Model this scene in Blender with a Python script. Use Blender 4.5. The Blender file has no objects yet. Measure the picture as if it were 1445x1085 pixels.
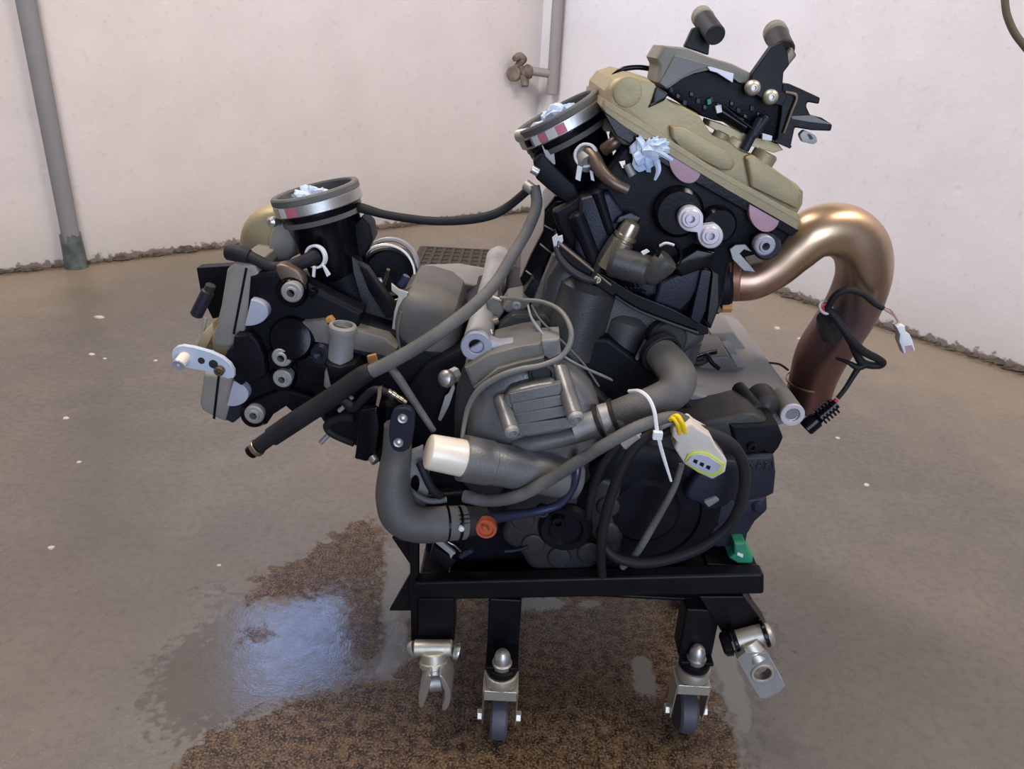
import bpy, bmesh, math, random
import numpy as np
from mathutils import Vector, Matrix, noise as mn
random.seed(7)
C = bpy.context.scene.collection
W, Hh, F = 1445.0, 1085.0, 1086.0
EYE = 0.85
# ------------------------------------------------------------------ camera
def cam_rot():
    n = Vector((596-722.5, -(2945-542.5), -F)).normalized()
    up = -n
    fw = Vector((0, 0, -1)); y = (fw-fw.dot(up)*up).normalized(); x = y.cross(up)
    return Matrix((x, y, up))
RM = cam_rot()
cd = bpy.data.cameras.new('camera'); cam = bpy.data.objects.new('camera', cd); C.objects.link(cam)
cam.matrix_world = Matrix.Translation((0, 0, EYE)) @ RM.to_4x4()
cd.sensor_fit = 'HORIZONTAL'; cd.sensor_width = 36.0; cd.lens = F/W*36.0; cd.clip_start = 0.02
sc = bpy.context.scene; sc.camera = cam
sc.view_settings.view_transform = 'Standard'; sc.view_settings.look = 'None'
sc.view_settings.gamma = 1.0; sc.view_settings.use_curve_mapping = False
sc.view_settings.exposure = 0.0
def ray(px, py): return RM @ Vector((px-W/2, -(py-Hh/2), -F))
def P(px, py, Y):
    d = ray(px, py); return Vector((0, 0, EYE)) + d*(Y/d.y)
def G(px, py, z=0.0):
    d = ray(px, py); return Vector((0, 0, EYE)) + d*((z-EYE)/d.z)
FWD = RM @ Vector((0, 0, -1))
def S(n, p): return n*(p-Vector((0, 0, EYE))).dot(FWD)/F      # n pixels at point p, in metres
# ------------------------------------------------------------------ world and lights
w = bpy.data.worlds.new('world'); sc.world = w; w.use_nodes = True
bg = w.node_tree.nodes['Background']; bg.inputs[0].default_value = (0.72, 0.70, 0.76, 1); bg.inputs[1].default_value = 0.22
def area(name, loc, target, sx, sy, power, col):
    l = bpy.data.lights.new(name, 'AREA'); l.shape = 'RECTANGLE'; l.size = sx; l.size_y = sy
    l.energy = power; l.color = col
    o = bpy.data.objects.new(name, l); C.objects.link(o); o.location = loc
    o.rotation_euler = (Vector(target)-Vector(loc)).to_track_quat('-Z', 'Y').to_euler(); return o
area('daylight_doorway', (0.7, -2.4, 1.15), (0.1, -0.3, 0.1), 2.0, 2.0, 85, (0.62, 0.75, 1.0))
area('ceiling_lamp', (-1.0, 1.2, 3.2), (-0.3, 1.6, 0.3), 1.6, 0.5, 80, (1.0, 0.88, 0.78))
area('ceiling_lamp', (1.9, 0.6, 3.2), (0.9, 2.2, 0.6), 1.4, 0.5, 52, (1.0, 0.90, 0.80))
fill_lamp = area('corner_fill_blue', (-2.0, 1.6, 2.6), (0.5, 3.9, 1.25), 1.0, 0.7, 10, (0.66, 0.78, 1.0)); fill_lamp.data.spread = math.radians(75)  # added blue fill to brighten the right wall by the corner; no window here
# ------------------------------------------------------------------ materials
MATS = {}
def mat(name, col, rough=0.5, metal=0.0, bump=0.0, bscale=200.0, var=0.0, vscale=30.0, col2=None, spec=0.5, coat=0.0, dust=None, dscale=18.0, damt=0.0):
    m = bpy.data.materials.new(name); m.use_nodes = True; nt = m.node_tree; b = nt.nodes['Principled BSDF']
    b.inputs['Roughness'].default_value = rough; b.inputs['Metallic'].default_value = metal
    b.inputs['Specular IOR Level'].default_value = spec
    if coat: b.inputs['Coat Weight'].default_value = coat; b.inputs['Coat Roughness'].default_value = 0.15
    tc = nt.nodes.new('ShaderNodeNewGeometry'); pos = tc.outputs['Position']
    b.inputs['Base Color'].default_value = (*col, 1)
    last = None
    def noise(s, det=4):
        n = nt.nodes.new('ShaderNodeTexNoise'); n.inputs['Scale'].default_value = s; n.inputs['Detail'].default_value = det
        nt.links.new(pos, n.inputs['Vector']); return n
    if var or col2:
        n = noise(vscale); c2 = col2 or tuple(max(0, c*(1-var)) for c in col); c1 = col if col2 else tuple(c*(1+var) for c in col)
        r = nt.nodes.new('ShaderNodeValToRGB'); r.color_ramp.elements[0].position = 0.35; r.color_ramp.elements[1].position = 0.65
        r.color_ramp.elements[0].color = (*c2, 1); r.color_ramp.elements[1].color = (*c1, 1)
        nt.links.new(n.outputs[0], r.inputs[0]); nt.links.new(r.outputs[0], b.inputs['Base Color']); last = r.outputs[0]
    if damt:
        n = noise(dscale, 6); mr = nt.nodes.new('ShaderNodeMapRange'); mr.inputs[1].default_value = 0.42; mr.inputs[2].default_value = 0.72
        mr.inputs[4].default_value = damt
        nt.links.new(n.outputs[0], mr.inputs[0]); mx = nt.nodes.new('ShaderNodeMix'); mx.data_type = 'RGBA'
        nt.links.new(mr.outputs[0], mx.inputs[0]); mx.inputs[6].default_value = (*col, 1)
        if last: nt.links.new(last, mx.inputs[6])
        mx.inputs[7].default_value = (*(dust or (0.16, 0.14, 0.11)), 1); nt.links.new(mx.outputs[2], b.inputs['Base Color'])
        r2 = nt.nodes.new('ShaderNodeMapRange'); r2.inputs[3].default_value = rough; r2.inputs[4].default_value = min(1, rough+0.3)
        nt.links.new(n.outputs[0], r2.inputs[0]); nt.links.new(r2.outputs[0], b.inputs['Roughness'])
    if bump:
        n = noise(bscale, 3); bp = nt.nodes.new('ShaderNodeBump'); bp.inputs['Strength'].default_value = bump; bp.inputs['Distance'].default_value = 0.001
        nt.links.new(n.outputs[0], bp.inputs['Height']); nt.links.new(bp.outputs[0], b.inputs['Normal'])
    MATS[name] = m; return m
mat('black_cast', (0.005, 0.005, 0.008), 0.30, bump=0.35, bscale=420, dust=(0.018, 0.017, 0.019), damt=0.3, spec=0.13)
mat('black_gloss', (0.003, 0.003, 0.005), 0.18, bump=0.1, bscale=200, spec=0.22)
mat('navy_cast', (0.012, 0.014, 0.026), 0.33, bump=0.35, bscale=420, dust=(0.025, 0.025, 0.034), damt=0.4, spec=0.3)
mat('charcoal_cast', (0.022, 0.021, 0.023), 0.34, bump=0.35, bscale=420, dust=(0.045, 0.041, 0.037), damt=0.5, spec=0.35)
mat('satin_black', (0.032, 0.031, 0.033), 0.30, bump=0.35, bscale=420, dust=(0.075, 0.07, 0.062), damt=0.6, spec=0.5)
mat('grey_cast', (0.17, 0.168, 0.168), 0.24, metal=0.4, bump=0.3, bscale=420, dust=(0.21, 0.195, 0.17), damt=0.5)
mat('dusty_cast', (0.115, 0.107, 0.095), 0.42, bump=0.35, bscale=420, dust=(0.20, 0.18, 0.145), damt=0.6)
mat('deck_grey', (0.20, 0.195, 0.19), 0.42, bump=0.3, bscale=420, dust=(0.2, 0.18, 0.15), damt=0.7)
mat('rubber', (0.010, 0.010, 0.012), 0.45, bump=0.3, bscale=500, dust=(0.03, 0.028, 0.027), damt=0.4, spec=0.3)
mat('dusty_rubber', (0.082, 0.078, 0.074), 0.45, bump=0.6, bscale=700, dust=(0.17, 0.16, 0.145), damt=0.8, spec=0.5)
mat('valve_gold', (0.37, 0.30, 0.17), 0.42, metal=0.45, bump=0.3, bscale=350, dust=(0.30, 0.27, 0.2), damt=0.5)
mat('valve_grey', (0.27, 0.25, 0.21), 0.5, metal=0.2, bump=0.3, bscale=350, dust=(0.15, 0.14, 0.12), damt=0.5)
mat('steel', (0.55, 0.54, 0.51), 0.28, metal=0.9, bump=0.15, bscale=300, dust=(0.25, 0.22, 0.18), damt=0.3)
mat('zinc', (0.62, 0.59, 0.50), 0.33, metal=0.85, bump=0.2, bscale=200, dust=(0.3, 0.26, 0.2), damt=0.4)
mat('dull_alu', (0.38, 0.37, 0.36), 0.45, metal=0.5, bump=0.2, bscale=300, dust=(0.2, 0.18, 0.16), damt=0.6)
mat('lilac_alu', (0.33, 0.33, 0.385), 0.5, metal=0.2, bump=0.2, bscale=300)
mat('white_alu', (0.56, 0.51, 0.54), 0.4, metal=0.25)
mat('pale_blue_plastic', (0.50, 0.55, 0.64), 0.4)
mat('pink_rubber', (0.52, 0.30, 0.35), 0.5, var=0.1)
mat('lilac_rubber', (0.38, 0.38, 0.45), 0.5, var=0.08)
mat('paper', (0.60, 0.66, 0.74), 0.9, col2=(0.42, 0.54, 0.72), vscale=40)
mat('white_plastic', (0.74, 0.74, 0.74), 0.4)
mat('cream_plastic', (0.80, 0.72, 0.60), 0.3, col2=(0.74, 0.66, 0.55), coat=0.5)
mat('beige_plastic', (0.58, 0.52, 0.45), 0.5, dust=(0.45, 0.38, 0.30), damt=0.4)
mat('lime_seal', (0.50, 0.55, 0.08), 0.4)
mat('yellow_wire', (0.85, 0.58, 0.01), 0.4)
mat('amber', (0.45, 0.22, 0.06), 0.5)
mat('cream_cast', (0.55, 0.45, 0.25), 0.5, metal=0.1)
mat('red_plastic', (0.62, 0.05, 0.06), 0.4)
mat('orange_plastic', (0.48, 0.10, 0.035), 0.45)
mat('green_rubber', (0.02, 0.22, 0.12), 0.5, bump=0.5, bscale=150, var=0.2)
mat('label_red', (0.55, 0.15, 0.18), 0.5)
mat('label_white', (0.62, 0.58, 0.55), 0.5)
mat('black_paint', (0.004, 0.004, 0.006), 0.25, bump=0.4, bscale=60, dust=(0.02, 0.017, 0.014), damt=0.25, spec=0.18)
mat('wheel_grey', (0.06, 0.06, 0.075), 0.55, bump=0.3, bscale=200)
mat('copper', (0.42, 0.20, 0.12), 0.4, metal=0.6, col2=(0.25, 0.12, 0.08), vscale=60)
mat('copper_wire', (0.55, 0.34, 0.26), 0.4, metal=0.4)
mat('brass', (0.42, 0.36, 0.27), 0.3, metal=0.9)
mat('wire_grey', (0.16, 0.155, 0.14), 0.5)
mat('blue_pipe', (0.035, 0.045, 0.085), 0.3, metal=0.4)
mat('brown_pipe', (0.17, 0.12, 0.085), 0.28, metal=0.7, dust=(0.2, 0.18, 0.15), damt=0.4)
mat('pipe_plastic', (0.24, 0.24, 0.25), 0.55, bump=0.3, bscale=60, dust=(0.30, 0.28, 0.26), damt=0.4)
mat('rusty_tap', (0.22, 0.17, 0.13), 0.7, bump=0.8, bscale=90, col2=(0.10, 0.075, 0.06))
mat('olive_hose', (0.12, 0.10, 0.06), 0.6)
mat('dirt', (0.13, 0.10, 0.075), 0.95, bump=1.0, bscale=90, col2=(0.05, 0.04, 0.03), vscale=50)
mat('chalk', (0.55, 0.5, 0.46), 0.9)
mat('window_frame_paint', (0.6, 0.6, 0.6), 0.5)

def exhaust_material():
    m = bpy.data.materials.new('heat_tinted_steel'); m.use_nodes = True; nt = m.node_tree; b = nt.nodes['Principled BSDF']; L = nt.links
    at = nt.nodes.new('ShaderNodeAttribute'); at.attribute_name = 'u'
    g = nt.nodes.new('ShaderNodeNewGeometry'); n = nt.nodes.new('ShaderNodeTexNoise'); n.inputs['Scale'].default_value = 28; n.inputs['Detail'].default_value = 5
    L.new(g.outputs['Position'], n.inputs['Vector'])
    ma = nt.nodes.new('ShaderNodeMath'); ma.operation = 'MULTIPLY_ADD'; ma.inputs[1].default_value = 0.30; L.new(n.outputs[0], ma.inputs[0])
    sb = nt.nodes.new('ShaderNodeMath'); sb.operation = 'SUBTRACT'; sb.inputs[1].default_value = 0.15; L.new(at.outputs['Fac'], sb.inputs[0]); L.new(sb.outputs[0], ma.inputs[2])
    r = nt.nodes.new('ShaderNodeValToRGB'); cr = r.color_ramp
    stops = [(0.0, (0.30, 0.19, 0.15)), (0.12, (0.42, 0.30, 0.20)), (0.28, (0.52, 0.40, 0.25)), (0.42, (0.42, 0.31, 0.21)), (0.55, (0.30, 0.23, 0.17)), (0.66, (0.24, 0.19, 0.22)), (0.76, (0.22, 0.14, 0.12)), (0.88, (0.22, 0.12, 0.09)), (1.0, (0.15, 0.08, 0.07))]
    while len(cr.elements) < len(stops): cr.elements.new(0.5)
    for e, (p, c) in zip(cr.elements, stops): e.position = p; e.color = (c[0]*1.12, c[1]*1.04, c[2]*1.05, 1)
    L.new(ma.outputs[0], r.inputs[0]); L.new(r.outputs[0], b.inputs['Base Color'])
    b.inputs['Metallic'].default_value = 0.9
    rr = nt.nodes.new('ShaderNodeMapRange'); rr.inputs[3].default_value = 0.20; rr.inputs[4].default_value = 0.46; L.new(n.outputs[0], rr.inputs[0]); L.new(rr.outputs[0], b.inputs['Roughness'])
    MATS['exhaust'] = m
exhaust_material()
# ------------------------------------------------------------------ mesh helpers
WLOC = {}
def link(name, me, m, parent=None, label=None, smooth=32, bevel=0.0, recenter=True, segs=2, **props):
    me.materials.append(MATS[m] if isinstance(m, str) else m)
    n = len(me.vertices); co = np.empty(n*3); me.vertices.foreach_get('co', co); co = co.reshape(-1, 3)
    c = (co.min(0)+co.max(0))/2 if recenter else np.zeros(3)
    co -= c; me.vertices.foreach_set('co', co.ravel())
    if smooth:
        me.polygons.foreach_set('use_smooth', [True]*len(me.polygons))
        me.set_sharp_from_angle(angle=math.radians(smooth))
    me.update(); me.name = name
    o = bpy.data.objects.new(name, me); C.objects.link(o)
    wl = Vector(c)
    if parent is not None: o.parent = parent; o.location = wl-WLOC[parent.name]
    else: o.location = wl
    WLOC[o.name] = wl
    if bevel:
        b = o.modifiers.new('bevel', 'BEVEL'); b.width = bevel; b.segments = segs; b.limit_method = 'ANGLE'; b.angle_limit = math.radians(35); b.harden_normals = True
    if label: o['label'] = label
    for k, v in props.items(): o[k] = v
    return o
def empty(name, loc, label, cat, group=None):
    o = bpy.data.objects.new(name, None); C.objects.link(o); o.location = loc; WLOC[o.name] = Vector(loc)
    o.empty_display_size = 0.05; o['label'] = label; o['category'] = cat
    if group: o['group'] = group
    return o
def mesh(verts, faces):
    me = bpy.data.meshes.new('m'); me.from_pydata([tuple(v) for v in verts], [], faces); me.validate()
    bm = bmesh.new(); bm.from_mesh(me); bmesh.ops.recalc_face_normals(bm, faces=bm.faces); bm.to_mesh(me); bm.free(); return me
def joinm(parts):
    V, Fc, k = [], [], 0
    for vs, fs in parts:
        V += list(vs); Fc += [tuple(i+k for i in f) for f in fs]; k = len(V)
    return V, Fc
def chaikin(p, it):
    for _ in range(it):
        q = []
        for i in range(len(p)):
            a, b = Vector(p[i]), Vector(p[(i+1) % len(p)]); q += [a*0.75+b*0.25, a*0.25+b*0.75]
        p = q
    return p
def stack(loops):
    n = len(loops[0]); V = [v for l in loops for v in l]; Fc = []
    for k in range(len(loops)-1):
        for i in range(n):
            j = (i+1) % n; Fc.append((k*n+i, k*n+j, (k+1)*n+j, (k+1)*n+i))
    Fc.append(tuple(range(n))); Fc.append(tuple((len(loops)-1)*n+i for i in range(n))); return V, Fc
def cast_g(pts, Y0, Y1, rnd=0.0, sm=0, rsteps=4, back=None):
    """outline seen at plane Y0, run straight back to Y1; rnd rounds the front rim"""
    pts = [tuple(p) for p in chaikin([Vector(p) for p in pts], sm)] if sm else pts
    base = [P(x, y, Y0) for x, y in pts]
    c = sum(base, Vector())/len(base); R = sum((p-c).length for p in base)/len(base)
    loops = []
    if rnd:
        for k in range(rsteps+1):
            a = math.pi/2*(1-k/rsteps); s = 1-rnd*(1-math.cos(a))/R
            loops.append([Vector((c.x+(p.x-c.x)*s, Y0+rnd*(1-math.sin(a)), c.z+(p.z-c.z)*s)) for p in base])
    else: loops.append(base)
    loops.append([Vector((p.x, Y1, p.z)) for p in base]); return stack(loops)
def cast(name, pts, Y0, Y1, m, parent, rnd=0.0, sm=0, bevel=0.0015, label=None, smooth=32, **k):
    return link(name, mesh(*cast_g(pts, Y0, Y1, rnd, sm)), m, parent, label, smooth, bevel, **k)
def frame(d):
    d = d.normalized(); a = Vector((0, 0, 1)) if abs(d.z) < 0.9 else Vector((1, 0, 0)); u = d.cross(a).normalized(); return d, u, u.cross(d)
def lathe_g(p0, d, prof, seg=28, closed=False):
    d, u, v = frame(d); V = []; Fc = []; n = len(prof)
    for t, r in prof:
        r = max(r, 1e-5)
        for i in range(seg):
            a = 2*math.pi*i/seg; V.append(p0+d*t+(u*math.cos(a)+v*math.sin(a))*r)
    rng = n if closed else n-1
    for k in range(rng):
        k2 = (k+1) % n
        for i in range(seg):
            j = (i+1) % seg; Fc.append((k*seg+i, k*seg+j, k2*seg+j, k2*seg+i))
    if not closed:
        Fc.append(tuple(range(seg))); Fc.append(tuple((n-1)*seg+i for i in range(seg)))
    return V, Fc
def lathe(name, p0, d, prof, m, parent=None, seg=28, closed=False, label=None, smooth=32, bevel=0, **k):
    return link(name, mesh(*lathe_g(p0, d, prof, seg, closed)), m, parent, label, smooth, bevel, **k)
def cyl(name, a, b, r, m, parent=None, r2=None, seg=24, ch=0.12, **k):
    r2 = r if r2 is None else r2; L = (b-a).length; c = ch*min(r, r2)
    return lathe(name, a, b-a, [(0, r-c), (min(c, L*.3), r), (L-min(c, L*.3), r2), (L, r2-c)], m, parent, seg, **k)
def ringl(name, p, d, ro, ri, h, m, parent=None, seg=36, **k):
    c = min(h, ro-ri)*0.2
    prof = [(-h/2+c, ro), (-h/2, ro-c), (-h/2, ri+c), (-h/2+c, ri), (h/2-c, ri), (h/2, ri+c), (h/2, ro-c), (h/2-c, ro)]
    return lathe(name, p, d, prof, m, parent, seg, True, **k)
def crom(pts, per=8):
    out = []; n = len(pts)
    for i in range(n-1):
        p0, p1, p2, p3 = pts[max(i-1, 0)], pts[i], pts[i+1], pts[min(i+2, n-1)]
        for s in range(per):
            t = s/per; out.append(0.5*((2*p1)+(p2-p0)*t+(2*p0-5*p1+4*p2-p3)*t*t+(3*p1-p0-3*p2+p3)*t*t*t))
    out.append(pts[-1]); return out
def tube_g(pts, r, seg=12, per=8, cap=True, ribs=0.0, ripitch=0.004):
    rs = r if isinstance(r, (list, tuple)) else [r]*len(pts)
    q = crom([Vector((p.x, p.y, p.z, rr)) for p, rr in zip(pts, rs)], per)
    c = [Vector(v[:3]) for v in q]; R = [v[3] for v in q]; n = len(c); V = []; Fc = []; U = []
    t0 = (c[1]-c[0]).normalized(); _, u, _ = frame(t0); acc = 0; tot = sum((c[i+1]-c[i]).length for i in range(n-1))
    for i in range(n):
        t = (c[min(i+1, n-1)]-c[max(i-1, 0)]).normalized(); u = (u-t*u.dot(t)).normalized(); v = t.cross(u)
        if i: acc += (c[i]-c[i-1]).length
        rr = R[i]*(1+(ribs if i % 2 else 0))
        for k in range(seg):
            a = 2*math.pi*k/seg; V.append(c[i]+(u*math.cos(a)+v*math.sin(a))*rr); U.append(acc/tot)
    for i in range(n-1):
        for k in range(seg):
            j = (k+1) % seg; Fc.append((i*seg+k, i*seg+j, (i+1)*seg+j, (i+1)*seg+k))
    if cap: Fc.append(tuple(range(seg))); Fc.append(tuple((n-1)*seg+i for i in range(seg)))
    return V, Fc, U
def tube(name, pts, r, m, parent=None, seg=12, per=8, cap=True, label=None, ribs=0.0, **k):
    """pts: (px, py, Y) triples; r in pixels (scalar or list)"""
    w3 = [P(*p) for p in pts]; rs = [S(x, p) for x, p in zip(r if isinstance(r, (list, tuple)) else [r]*len(pts), w3)]
    V, Fc, U = tube_g(w3, rs, seg, per, cap, ribs); me = mesh(V, Fc)
    at = me.attributes.new('u', 'FLOAT', 'POINT'); at.data.foreach_set('value', U)
    return link(name, me, m, parent, label, 45, 0, **k)
def box_g(c, sx, sy, sz, rot=None):
    V = [Vector((x*sx/2, y*sy/2, z*sz/2)) for x in (-1, 1) for y in (-1, 1) for z in (-1, 1)]
    if rot: V = [rot @ v for v in V]
    return [c+v for v in V], [(0, 1, 3, 2), (4, 6, 7, 5), (0, 4, 5, 1), (2, 3, 7, 6), (0, 2, 6, 4), (1, 5, 7, 3)]
def box(name, c, sx, sy, sz, m, parent=None, rot=None, bevel=0.0015, **k):
    return link(name, mesh(*box_g(Vector(c), sx, sy, sz, rot)), m, parent, bevel=bevel, **k)
def bolt(px, py, Y, rp, m, parent, d=None, h=0.012, name='bolt', rec=0.5, **k):
    p = P(px, py, Y); r = S(rp, p); d = d or Vector((0, -1, 0))
    prof = [(-h, r), (-r*.18, r), (0, r*.84), (0, r*rec), (-r*.6, r*rec*.9), (-r*.6, 0)]
    V, Fc = lathe_g(p, d, prof, 24)
    return link(name, mesh(V, Fc), m, parent, smooth=30, **k)
def flanged_bolt(px, py, Y, rp, m, parent, **k):
    """socket bolt standing on a wide washer face"""
    p = P(px, py, Y); r = S(rp, p); d = Vector((0, -1, 0))
    prof = [(-.016, r*.95), (-.004, r), (-.0015, r), (0, r*.86), (0, r*.62), (.003, r*.56), (.003, r*.38), (-.010, r*.34), (-.010, 0)]
    return link('bolt', mesh(*lathe_g(p, d, prof, 28)), m, parent, smooth=30, **k)
def crumple(name, c, sx, sy, sz, m, seed, parent=None, sub=4, amp=0.45, rot=None, **k):
    bm = bmesh.new(); bmesh.ops.create_icosphere(bm, subdivisions=sub, radius=1)
    for v in bm.verts:
        q = v.co*1.9+Vector((seed*3.1, 0, seed)); a = mn.cell(q*1.1)*.35+abs(mn.noise(q))*.9+0.35*abs(mn.noise(q*2.6))
        v.co *= 0.70+amp*a*1.1; v.co = Vector((v.co.x*sx, v.co.y*sy, v.co.z*sz)); v.co = (rot @ v.co if rot else v.co)+c
    me = bpy.data.meshes.new('m'); bm.to_mesh(me); bm.free()
    return link(name, me, m, parent, smooth=0, **k)
def arcpts(cx, cy, r, a0, a1, n, Y, sq=1.0, tilt=0.0):
    out = []
    for i in range(n+1):
        a = math.radians(a0+(a1-a0)*i/n); x = r*math.cos(a); y = r*math.sin(a)*sq; t = math.radians(tilt)
        out.append((cx+x*math.cos(t)-y*math.sin(t), cy+x*math.sin(t)+y*math.cos(t), Y))
    return out
def circ(cx, cy, r, n=32, sq=1.0): return [(p[0], p[1]) for p in arcpts(cx, cy, r, 0, 360*(n-1)/n, n-1, 0, sq)]
def halfdisc(name, a, b, bulge, Y, h, m, parent, **k):
    """half-moon plug: chord from pixel a to b, bulging to pixel side 'bulge'"""
    ax, ay = a; bx, by = b; cx, cy = (ax+bx)/2, (ay+by)/2; ux, uy = (bx-ax)/2, (by-ay)/2; dx, dy = bulge[0]-cx, bulge[1]-cy
    pts = [(cx+ux*math.cos(t)+dx*math.sin(t), cy+uy*math.cos(t)+dy*math.sin(t)) for t in [math.pi*i/16 for i in range(17)]]
    return cast(name, pts, Y, Y+h, m, parent, rnd=0.0012, bevel=0, **k)
# ------------------------------------------------------------------ setting
CORNER = G(750, 297); LW = G(0, 385); RW = G(1445, 525)
ul = (LW-CORNER).normalized(); ur = (RW-CORNER).normalized()
def sdf_poly(px, py, poly):
    n = len(poly); d = np.full(px.shape, 1e9); inside = np.zeros(px.shape, bool)
    for i in range(n):
        x1, y1 = poly[i]; x2, y2 = poly[(i+1) % n]; ex, ey = x2-x1, y2-y1
        t = np.clip(((px-x1)*ex+(py-y1)*ey)/(ex*ex+ey*ey+1e-12), 0, 1)
        d = np.minimum(d, np.hypot(px-(x1+t*ex), py-(y1+t*ey)))
        cnd = ((y1 > py) != (y2 > py)) & (px < (x2-x1)*(py-y1)/(y2-y1+1e-12)+x1); inside ^= cnd
    return np.where(inside, d, -d)
def gpoly(pts): return [(G(x, y).x, G(x, y).y) for x, y in pts]
MUD = [[(-100, 2300), (225, 1140), (255, 1070), (300, 1030), (370, 1000), (440, 978), (500, 965), (545, 960), (572, 930), (585, 850), (700, 780), (990, 780), (985, 860), (990, 905), (1000, 950), (1022, 1000), (1038, 1040), (1050, 1100), (1060, 1140), (1300, 2300)],
       [(345, 850), (362, 812), (425, 788), (480, 748), (528, 728), (545, 762), (541, 800), (538, 850), (548, 890), (530, 930), (500, 950), (486, 900), (492, 838), (440, 846), (395, 846)],
       [(325, 890), (375, 885), (385, 900), (350, 908)]]
FILM = [[(0, 2300), (240, 1250), (700, 1110), (1040, 1250), (1250, 2300)],
        [(205, 985), (225, 930), (285, 880), (340, 846), (400, 850), (470, 828), (490, 820), (500, 870), (560, 900), (570, 950), (500, 968), (440, 982), (360, 1005), (290, 1035), (230, 1040)],
        [(280, 832), (300, 830), (345, 843), (345, 848), (300, 842)],
        [(1000, 860), (1060, 850), (1100, 900), (1080, 960), (1050, 1085), (1000, 940)]]
LIGHT = [[(282, 832), (300, 831), (345, 844), (343, 849), (300, 841)],  # this streak is the window's reflection, painted as paler floor colour
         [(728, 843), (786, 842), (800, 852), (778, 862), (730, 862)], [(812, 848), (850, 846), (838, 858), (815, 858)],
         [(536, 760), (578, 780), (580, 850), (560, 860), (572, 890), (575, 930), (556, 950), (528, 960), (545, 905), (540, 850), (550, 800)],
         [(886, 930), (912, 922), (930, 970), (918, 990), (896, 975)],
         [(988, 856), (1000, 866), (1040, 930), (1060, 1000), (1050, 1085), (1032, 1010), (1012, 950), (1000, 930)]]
DAMP = [[(90, 418), (230, 372), (330, 360), (560, 330), (620, 420), (500, 520), (330, 450), (200, 440), (120, 470)],
        [(120, 600), (150, 560), (165, 700), (150, 760), (130, 740)]]
def floor():
    st = 0.0175; xs = np.concatenate([np.arange(-6, -2.4, .2), np.arange(-2.4, 2.4, st), np.arange(2.4, 6, .2)]); ys = np.concatenate([np.arange(-6, 0, .2), np.arange(0, 4.3, st), np.arange(4.3, 6, .2)]); nx, ny = len(xs), len(ys)
    X, Y = np.meshgrid(xs, ys); keep = X.ravel()
    co = np.zeros((nx*ny, 3)); co[:, 0] = X.ravel(); co[:, 1] = Y.ravel()
    i = np.arange(nx-1)[None, :]+np.arange(ny-1)[:, None]*nx; f = np.stack([i, i+1, i+1+nx, i+nx], -1).reshape(-1, 4)
    me = bpy.data.meshes.new('floor'); me.vertices.add(nx*ny); me.vertices.foreach_set('co', co.ravel())
    me.loops.add(f.size); me.loops.foreach_set('vertex_index', f.ravel().astype(np.int32)); me.polygons.add(len(f))
    me.polygons.foreach_set('loop_start', np.arange(0, f.size, 4, dtype=np.int32)); me.update(calc_edges=True)
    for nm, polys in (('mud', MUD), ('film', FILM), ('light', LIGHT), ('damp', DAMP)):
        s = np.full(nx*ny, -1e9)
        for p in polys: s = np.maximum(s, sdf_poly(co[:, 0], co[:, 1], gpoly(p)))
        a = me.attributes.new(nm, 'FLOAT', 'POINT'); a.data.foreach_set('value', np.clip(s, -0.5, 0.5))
    # distance to the two walls
    s = np.full(nx*ny, 1e9)
    for d in (ul, ur):
        nrm = np.array([-d.y, d.x]); s = np.minimum(s, np.abs((co[:, 0]-CORNER.x)*nrm[0]+(co[:, 1]-CORNER.y)*nrm[1]))
    a = me.attributes.new('wallside', 'FLOAT', 'POINT'); a.data.foreach_set('value', s)
    m = bpy.data.materials.new('wet_concrete'); m.use_nodes = True; nt = m.node_tree; b = nt.nodes['Principled BSDF']; L = nt.links
    pos = nt.nodes.new('ShaderNodeNewGeometry').outputs['Position']
    def noise(s, det=5, dist=0.0, rough=0.5):
        n = nt.nodes.new('ShaderNodeTexNoise'); n.inputs['Scale'].default_value = s; n.inputs['Detail'].default_value = det; n.inputs['Distortion'].default_value = dist; n.inputs['Roughness'].default_value = rough
        L.new(pos, n.inputs['Vector']); return n.outputs[0]
    def math_(op, a, b_=None, c=None):
        n = nt.nodes.new('ShaderNodeMath'); n.operation = op
        for i, v in enumerate((a, b_, c)):
            if v is None: continue
            if isinstance(v, (int, float)): n.inputs[i].default_value = v
            else: L.new(v, n.inputs[i])
        return n.outputs[0]
    def rng(v, a, b_, c=0.0, d=1.0):
        n = nt.nodes.new('ShaderNodeMapRange'); n.inputs[1].default_value = a; n.inputs[2].default_value = b_; n.inputs[3].default_value = c; n.inputs[4].default_value = d; L.new(v, n.inputs[0]); return n.outputs[0]
    def mix(f_, a, b_):
        n = nt.nodes.new('ShaderNodeMix'); n.data_type = 'RGBA'
        if isinstance(f_, float): n.inputs[0].default_value = f_
        else: L.new(f_, n.inputs[0])
        for i, v in ((6, a), (7, b_)):
            if isinstance(v, tuple): n.inputs[i].default_value = (*v, 1)
            else: L.new(v, n.inputs[i])
        return n.outputs[2]
    def attr(nm):
        n = nt.nodes.new('ShaderNodeAttribute'); n.attribute_name = nm; return n.outputs['Fac']
    big = noise(1.6, 4); mid = noise(9, 5); fine = noise(70, 6); grit = noise(330, 3); edge = noise(38, 6, 0.6, 0.65)
    col = mix(rng(big, 0.4, 0.62), (0.145, 0.122, 0.100), (0.122, 0.110, 0.101))
    col = mix(rng(mid, 0.45, 0.7, 0, 0.5), col, (0.178, 0.154, 0.128))
    col = mix(rng(fine, 0.45, 0.72, 0, 0.4), col, (0.085, 0.070, 0.058))
    col = mix(rng(grit, 0.60, 0.72, 0, 0.5), col, (0.27, 0.24, 0.20))
    # dirt swept up against the walls
    wd = math_('ADD', attr('wallside'), math_('MULTIPLY', math_('SUBTRACT', mid, 0.5), 0.9))
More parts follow.
